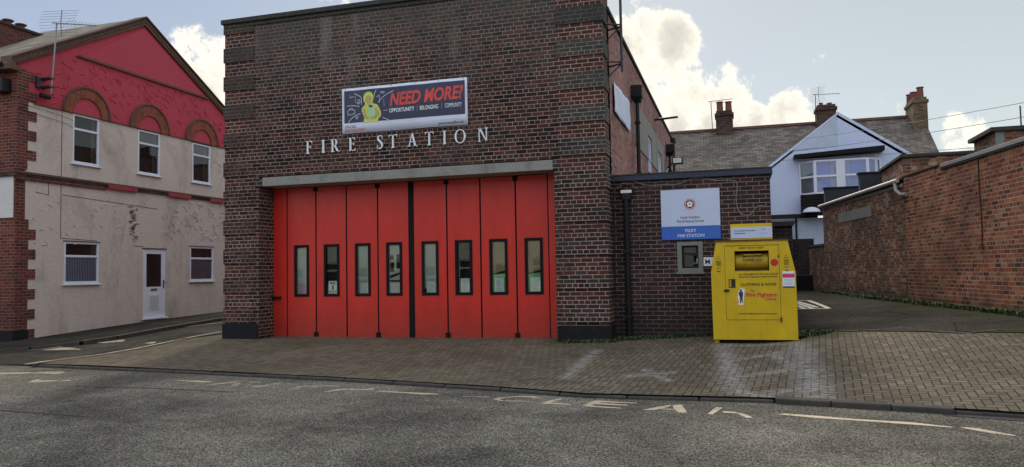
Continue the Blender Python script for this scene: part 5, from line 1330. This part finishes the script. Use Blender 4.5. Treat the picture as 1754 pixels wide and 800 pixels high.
MB().use('lead').box(3.5, 6.5, 9.0, 9.3, 2.5, 4.32).build('parapet', ob); MB().use('black_metal').box(3.46, 6.5, 8.95, 9.35, 4.322, 4.36).build('parapet_cap', ob)
MB(XF).use('mixed_wall_brick').box(12.51, 14.7, -.34, -.03, .2, 2.36).build('low_wall', ob); MB(XF).use('dark_coping').box(12.49, 14.75, -.38, .01, 2.362, 2.44).build('low_wall_cap', ob)
# brick block behind the wall and parapet block further right
bb = thing('brick_shed', 'flat roofed red brick shed rising behind the boundary wall', 'shed', (5, 5.7, 0))
Bx('mixed_wall_brick', 4.0, 9, 5.72, 8.5, 0, 4.29).build('wall', bb); Bx('dark_coping', 3.94, 9.1, 5.64, 8.6, 4.292, 4.37).build('roof', bb, bevel=.01)
b2 = thing('brick_tower', 'brick block with flat stone cap and thin rod above the boundary wall at far right', 'brick block', (7.5, 9, 0))
Bx('mixed_wall_brick', 7.0, 11, 9.0, 11, 0, 5.30).build('wall', b2); Bx('dark_coping', 6.86, 11.1, 8.9, 11.1, 5.302, 5.42).build('cap', b2, bevel=.01)
MB().use('dark_steel').tube([(7.75, 9.4, 5.4), (7.75, 9.4, 6.05)], .02, 6).build('rod', b2)
Bx('stone_grey', 6.985, 7.2, 8.985, 8.999, 0, 5.29).build('corner_strip', b2)

# ================================================================== TERRACE BEHIND THE YARD
bh = thing('terraced_house', 'pale blue rendered gabled house with bay window and slate roof behind yard', 'house', (4, 20, .8))
YG = 20.0
gx0, gx1 = 1.42, 7.2; ax, az = 4.34, 8.16
gwall = MB().use('blue_render')
gwall.prism([(1.50, YG, 3.95), (7.0, YG, 3.95), (7.75, YG, 5.78), (4.34, YG, 8.24), (1.42, YG, 6.06)], (0, .3, 0))
gwall.use('blue_weathered').prism([(2.5, YG - .001, 6.72), (4.31, YG - .001, 6.80), (4.31, YG - .001, 8.17), (2.5, YG - .001, 6.83)], (0, -.025, 0))
gwall.prism([(1.2, YG, .3), (7.0, YG, .3), (7.0, YG, 3.75), (1.2, YG, 3.75)], (0, .3, 0)); gwall.build('gable_wall', bh)
Bx('blue_render', 1.45, ax - .03, YG - .02, YG - .002, 6.82, 7.0).build('render_step', bh) if False else None
MB().use('pale_trim').box(1.36, 1.52, YG - .03, YG - .002, 3.95, 5.95).build('corner_trim', bh)
MB().use('blue_render').prism([(1.3, YG + .01, 5.88), (4.34, YG + .01, 8.2), (4.34, YG + .01, 8.15), (1.34, YG + .01, 5.86)], (0, -.05, 0)).prism([(4.34, YG + .01, 8.15), (7.8, YG + .01, 5.70), (7.85, YG + .01, 5.80), (4.34, YG + .01, 8.29)], (0, -.05, 0)).build('bargeboard', bh)
MB().use('black_metal').box(1.2, 3.4, YG - .14, YG - .002, 3.76, 3.94).build('eaves_strip', bh); Bx('pale_trim', 1.2, 3.4, YG - .08, YG - .003, 3.70, 3.755).build('soffit_strip', bh)
MB().use('black_metal').tube([(2.52, YG - .12, 2.6), (2.52, YG - .12, 3.76)], .045, 8).build('downpipe', bh)
# bay window: angled lights, flat black roof and boarded base
by = MB().use('white_upvc')
def bay_light(mb, p, q, z0, z1, f=.07):
    p = Vector((*p, 0)); q = Vector((*q, 0)); d = (q - p); L = d.length; d.normalize(); n = Vector((d.y, -d.x, 0))
    def bar(u0, u1, a, b): mb.prism([p + d * u0 + Vector((0, 0, a)), p + d * u1 + Vector((0, 0, a)), p + d * u1 + Vector((0, 0, b)), p + d * u0 + Vector((0, 0, b))], -n * .06)
    zm = z0 + (z1 - z0) * .52
    bar(0, f, z0, z1); bar(L - f, L, z0, z1); bar(f, L - f, z0, z0 + f); bar(f, L - f, z1 - f, z1); bar(f, L - f, zm - .04, zm + .04)
    return p, q, n
YBW = YG - .55
bl = [((2.72, YG - .05), (3.30, YBW)), ((3.30, YBW), (4.22, YBW)), ((4.42, YBW), (5.38, YBW)), ((5.38, YBW), (5.95, YG - .05))]
# the photograph puts the window heads at 6.15 and the sills at 4.75
bayo = None
for i, (p, q) in enumerate(bl): bay_light(by, p, q, 4.74, 6.17)
by.box(4.221, 4.419, YBW, YBW + .08, 4.74, 6.17)
bayo = by.build('bay_window', bh)
for i, (p, q) in enumerate(bl):
    g2 = MB().use('blue_glass'); g2.face([(p[0], p[1] + .03, 4.76), (q[0], q[1] + .03, 4.76), (q[0], q[1] + .03, 6.15), (p[0], p[1] + .03, 6.15)]); g2.build('pane', bayo)
cu = MB().use('pane_green').box(2.75, 3.2, YG - .02, YG - .01, 4.7, 6.2); cu.use('bay_blind').box(3.35, 5.4, YBW + .25, YBW + .27, 4.7, 6.2); cu.use('pale_trim').box(3.95, 4.2, YBW + .2, YBW + .22, 4.7, 6.2).box(5.4, 5.8, YBW + .3, YBW + .32, 4.7, 6.2).box(4.45, 4.7, YBW + .2, YBW + .22, 4.7, 6.2); cu.build('curtains', bayo)
MB().use('black_boards').prism([(2.50, YG - .7, 6.30), (6.02, YG - .7, 6.42), (6.02, YG - .7, 6.62), (2.5, YG - .7, 6.44)], (0, .69, 0)).build('bay_roof', bayo)
bb_ = MB().use('black_boards')
for k in range(8): bb_.prism([(2.72, YG - .50, 3.82 + k * .115), (5.9, YG - .50, 3.82 + k * .115), (5.9, YG - .46, 3.93 + k * .115), (2.72, YG - .46, 3.93 + k * .115)], (0, .2, 0))
bb_.build('bay_cladding', bayo)
MB().use('pale_trim').lathe((3.1, YG - .8, 3.95), [(.36, 0), (.3, .12), (.15, .2), (.02, .22)], 16).build('dome_vent', bayo)
# main slate roof and chimneys
sr2 = MB().use('slate')
def plane_roof(mb, pts):
    P = [Vector(p) for p in pts]; u = (P[1] - P[0]).normalized(); n = (P[1] - P[0]).cross(P[-1] - P[0]).normalized(); v = n.cross(u)
    mb.face(P, [((p - P[0]).dot(u), (p - P[0]).dot(v)) for p in P])
    mb.face([p - n * .1 for p in P][::-1])
    for i in range(len(P)): a, b = P[i], P[(i + 1) % len(P)]; mb.face([b, a, a - n * .1, b - n * .1])
plane_roof(sr2, [(-12, 20.3, 5.72), (1.6, 20.3, 5.86), (4.34, 22.6, 7.75), (4.34, 24.4, 8.60), (-12, 24.4, 8.60)])
plane_roof(sr2, [(4.34, 22.6, 7.75), (7.4, 20.2, 5.85), (8.35, 20.2, 5.95), (8.6, 24.4, 8.60), (4.34, 24.4, 8.60)])
plane_roof(sr2, [(1.5, 20.0, 6.02), (4.34, 20.0, 8.16), (4.34, 23.6, 8.16), (1.5, 20.5, 6.02)])
plane_roof(sr2, [(4.34, 20.0, 8.16), (7.6, 20.0, 5.82), (7.6, 20.5, 5.82), (4.34, 23.6, 8.16)])
ro2 = sr2.build('roof', bh)
rt = MB().use('ridge_tile').box(-12, 8.6, 24.3, 24.5, 8.58, 8.70); rt.build('ridge', ro2)
Bx('blue_render', -12, 1.3, 20.6, 20.9, .3, 5.78).build('rear_wall', bh); Bx('blue_render', 7.4, 8.3, 20.6, 24, .3, 5.9).build('end_wall', bh)
def chimney(x0, x1, z0, z1, y, m, pots, ptype, dep=.9):
    c = MB().use(m); c.box(x0, x1, y, y + dep, z0, z1 - .28); c.box(x0 - .05, x1 + .05, y - .05, y + dep + .05, z1 - .278, z1 - .12); c.box(x0 + .02, x1 - .02, y, y + dep, z1 - .118, z1)
    co = c.build('chimney', ro2, bevel=.02)
    for px_, py_, h, r in pots:
        MB().use(ptype).lathe((px_, py_, z1), [(r, 0), (r * .95, h * .5), (r * .9, h * .9), (r * 1.1, h * .92), (r * 1.08, h)], 14).build('pot', co)
    return co
chimney(-.76, .06, 7.9, 9.5, 23.9, 'chimney_brick', [(-.55, 24.3, .52, .16), (-.13, 24.3, .5, .16)], 'terracotta')
chimney(3.93, 4.8, 7.9, 9.42, 23.9, 'chimney_brick', [(4.17, 24.3, .16, .1), (4.55, 24.3, .13, .12)], 'terracotta')
chimney(7.95, 8.55, 7.6, 9.3, 23.2, 'yellow_chimney_brick', [(8.33, 23.5, .5, .15), (8.18, 24.1, .42, .15), (8.1, 24.5, .4, .15)], 'terracotta', 1.6)
Bx('sign_blue', -.72, .02, 23.6, 23.86, 7.86, 7.98).build('flashing', ro2)
aerial('tv_aerial', 'thin dark TV aerial left of the two-pot chimney on slate roof', (-.93, 24.0, 8.6), (-.97, 24.0, 10.02), (1.05, .0, .05), 5, .12, 'dark_steel', False, .014)
aerial('tv_aerial', 'TV aerial behind the blue gable beside the squat chimney', (3.87, 24.0, 8.7), (3.92, 24.0, 9.95), (1.1, .0, -.04), 5, .14, 'dark_steel', True, .013)
# end wall of the yard: dark, with a low black bench-like plinth
ew = thing('yard_end_wall', 'dark wall with black plinth closing the far end of the yard', 'wall', (2, 16.5, .7))
ewm = MB().use('dark_brick'); ewm.box(-2.4, 2.9, 16.6, 16.9, .3, 2.75); ewm.build('brickwork', ew)
Bx('black_boards', -2.4, 2.7, 14.6, 16.5, .3, 1.35).build('plinth', ew, bevel=.01); Bx('pale_trim', .9, 1.9, 16.5, 16.6, 2.752, 2.80).build('cap', ew)

# the houses on the camera's side of the road: they shut off the low sky and show as reflections in the door panes
oh = thing('terrace_houses', 'pale rendered houses across the road, seen only as reflections in the door panes', 'houses', (-6, -27, 0))
ow = MB().use('pale_front'); OW = []
for k in range(-6, 6):
    x = k * 4.6 - 3
    OW += [(x + .6, x + 1.7, 1.0, 2.5), (x + .7, x + 1.6, 4.0, 5.3), (x + 2.9, x + 3.8, .1, 2.2), (x + 2.8, x + 3.9, 4.0, 5.3)]
wall_sheet(ow, 'y', -27, -.3, -32, 26, 0, 6.2, OW); ow.build('front_wall', oh)
for a, b, c, d in OW:
    w = MB().use('white_upvc'); wall_sheet(w, 'y', -27.1, -.06, a, b, c, d, [(a + .1, b - .1, c + .1, c + (d - c) * .62), (a + .1, b - .1, c + (d - c) * .68, d - .1)]); wo = w.build('window', oh)
    Bx('dark_interior', a, b, -27.3, -27.28, c, d).build('pane', wo)
orf = MB().use('slate'); plane_roof(orf, [(26, -26.7, 6.15), (-32, -26.7, 6.15), (-32, -31, 8.9), (26, -31, 8.9)]); orf.build('roof', oh)
MB().use('footway_asphalt').box(-60, 60, -26.98, -24.8, -.1, .1).build('near_pavement', kind='structure')
# overhead wires
def wire(a, ya, b, yb, sag, label, group='telephone wires above the right side'):
    A, B = Vector(onY(*a, ya)), Vector(onY(*b, yb)); P = [A.lerp(B, t) + Vector((0, 0, -sag * 4 * t * (1 - t))) for t in np.linspace(0, 1, 16)]
    o = MB().use('cable_black').tube(P, .008, 5).build('telephone_wire'); tag(o, label, 'wire', group)
wire((1378, 238), 19.8, (1790, 169), 6, .05, 'uppermost wire, from the blue gable past the yellowish chimney')
wire((1330, 262), 19.8, (1790, 194), 6, .08, 'middle wire crossing the blue gable')
wire((1337, 275), 19.8, (1705, 250), 8.8, .03, 'lowest wire, ending at the brick block on the right')

# ---- weeds: tufts of blades and small leaves at the foot of walls
def weeds(name, label, spots, n, h, m='weed_leaf'):
    q = MB()
    for _ in range(n):
        (x0, y0), (x1, y1), wd = random.choice(spots); t = random.random(); r = random.gauss(0, .4) * wd
        d = Vector((x1 - x0, y1 - y0)).normalized(); x = x0 + (x1 - x0) * t - d.y * r; y = y0 + (y1 - y0) * t + d.x * r
        z = H(x, y) + .02; q.use(m if random.random() < .7 else 'weed_leaf_pale')
        hh = h * random.uniform(.3, 1.0); a = random.uniform(0, 6.28); lx, ly = math.cos(a) * hh * .6, math.sin(a) * hh * .6; w = random.uniform(.006, .014)
        px, py = -math.sin(a) * w, math.cos(a) * w
        q.face([(x - px, y - py, z), (x + px, y + py, z), (x + lx * .5 + px * 1.6, y + ly * .5 + py * 1.6, z + hh * .7), (x + lx * .5 - px * 1.6, y + ly * .5 - py * 1.6, z + hh * .7)])
        q.face([(x + lx * .5 - px * 1.6, y + ly * .5 - py * 1.6, z + hh * .7), (x + lx * .5 + px * 1.6, y + ly * .5 + py * 1.6, z + hh * .7), (x + lx, y + ly, z + hh * .85)])
    o = q.build(name, kind='stuff'); o['label'] = label; o['category'] = 'weeds'
    return o
weeds('weeds', 'green grass and weeds at the foot of the right station pier', [((-3.3, -.12), (-2.2, -.12), .18), ((-2.35, .1), (-1.2, .42), .2), ((-1.3, .42), (-.5, .42), .08)], 2600, .07)
pw_ = lambda s_, k=.12: tuple((P0 + dW * s_ + nW * k).to_2d())
weeds('weeds', 'scrubby weeds along the base of the red brick boundary wall', [(pw_(5.5), pw_(8.5), .25), (pw_(3), pw_(6), .18), (pw_(8.5), pw_(12.3), .15), (pw_(-1.5), pw_(3), .12)], 5200, .12)
weeds('weeds', 'weeds growing at the right foot of the yellow clothing bank', [((1.12, .25), (1.5, -.05), .3), ((1.05, -.4), (1.15, .3), .1)], 900, .07)
weeds('weeds', 'thin weeds along the edge of the pavement beside the corner house', [((-17.9, .4), (-16.9, .0), .2)], 300, .05)
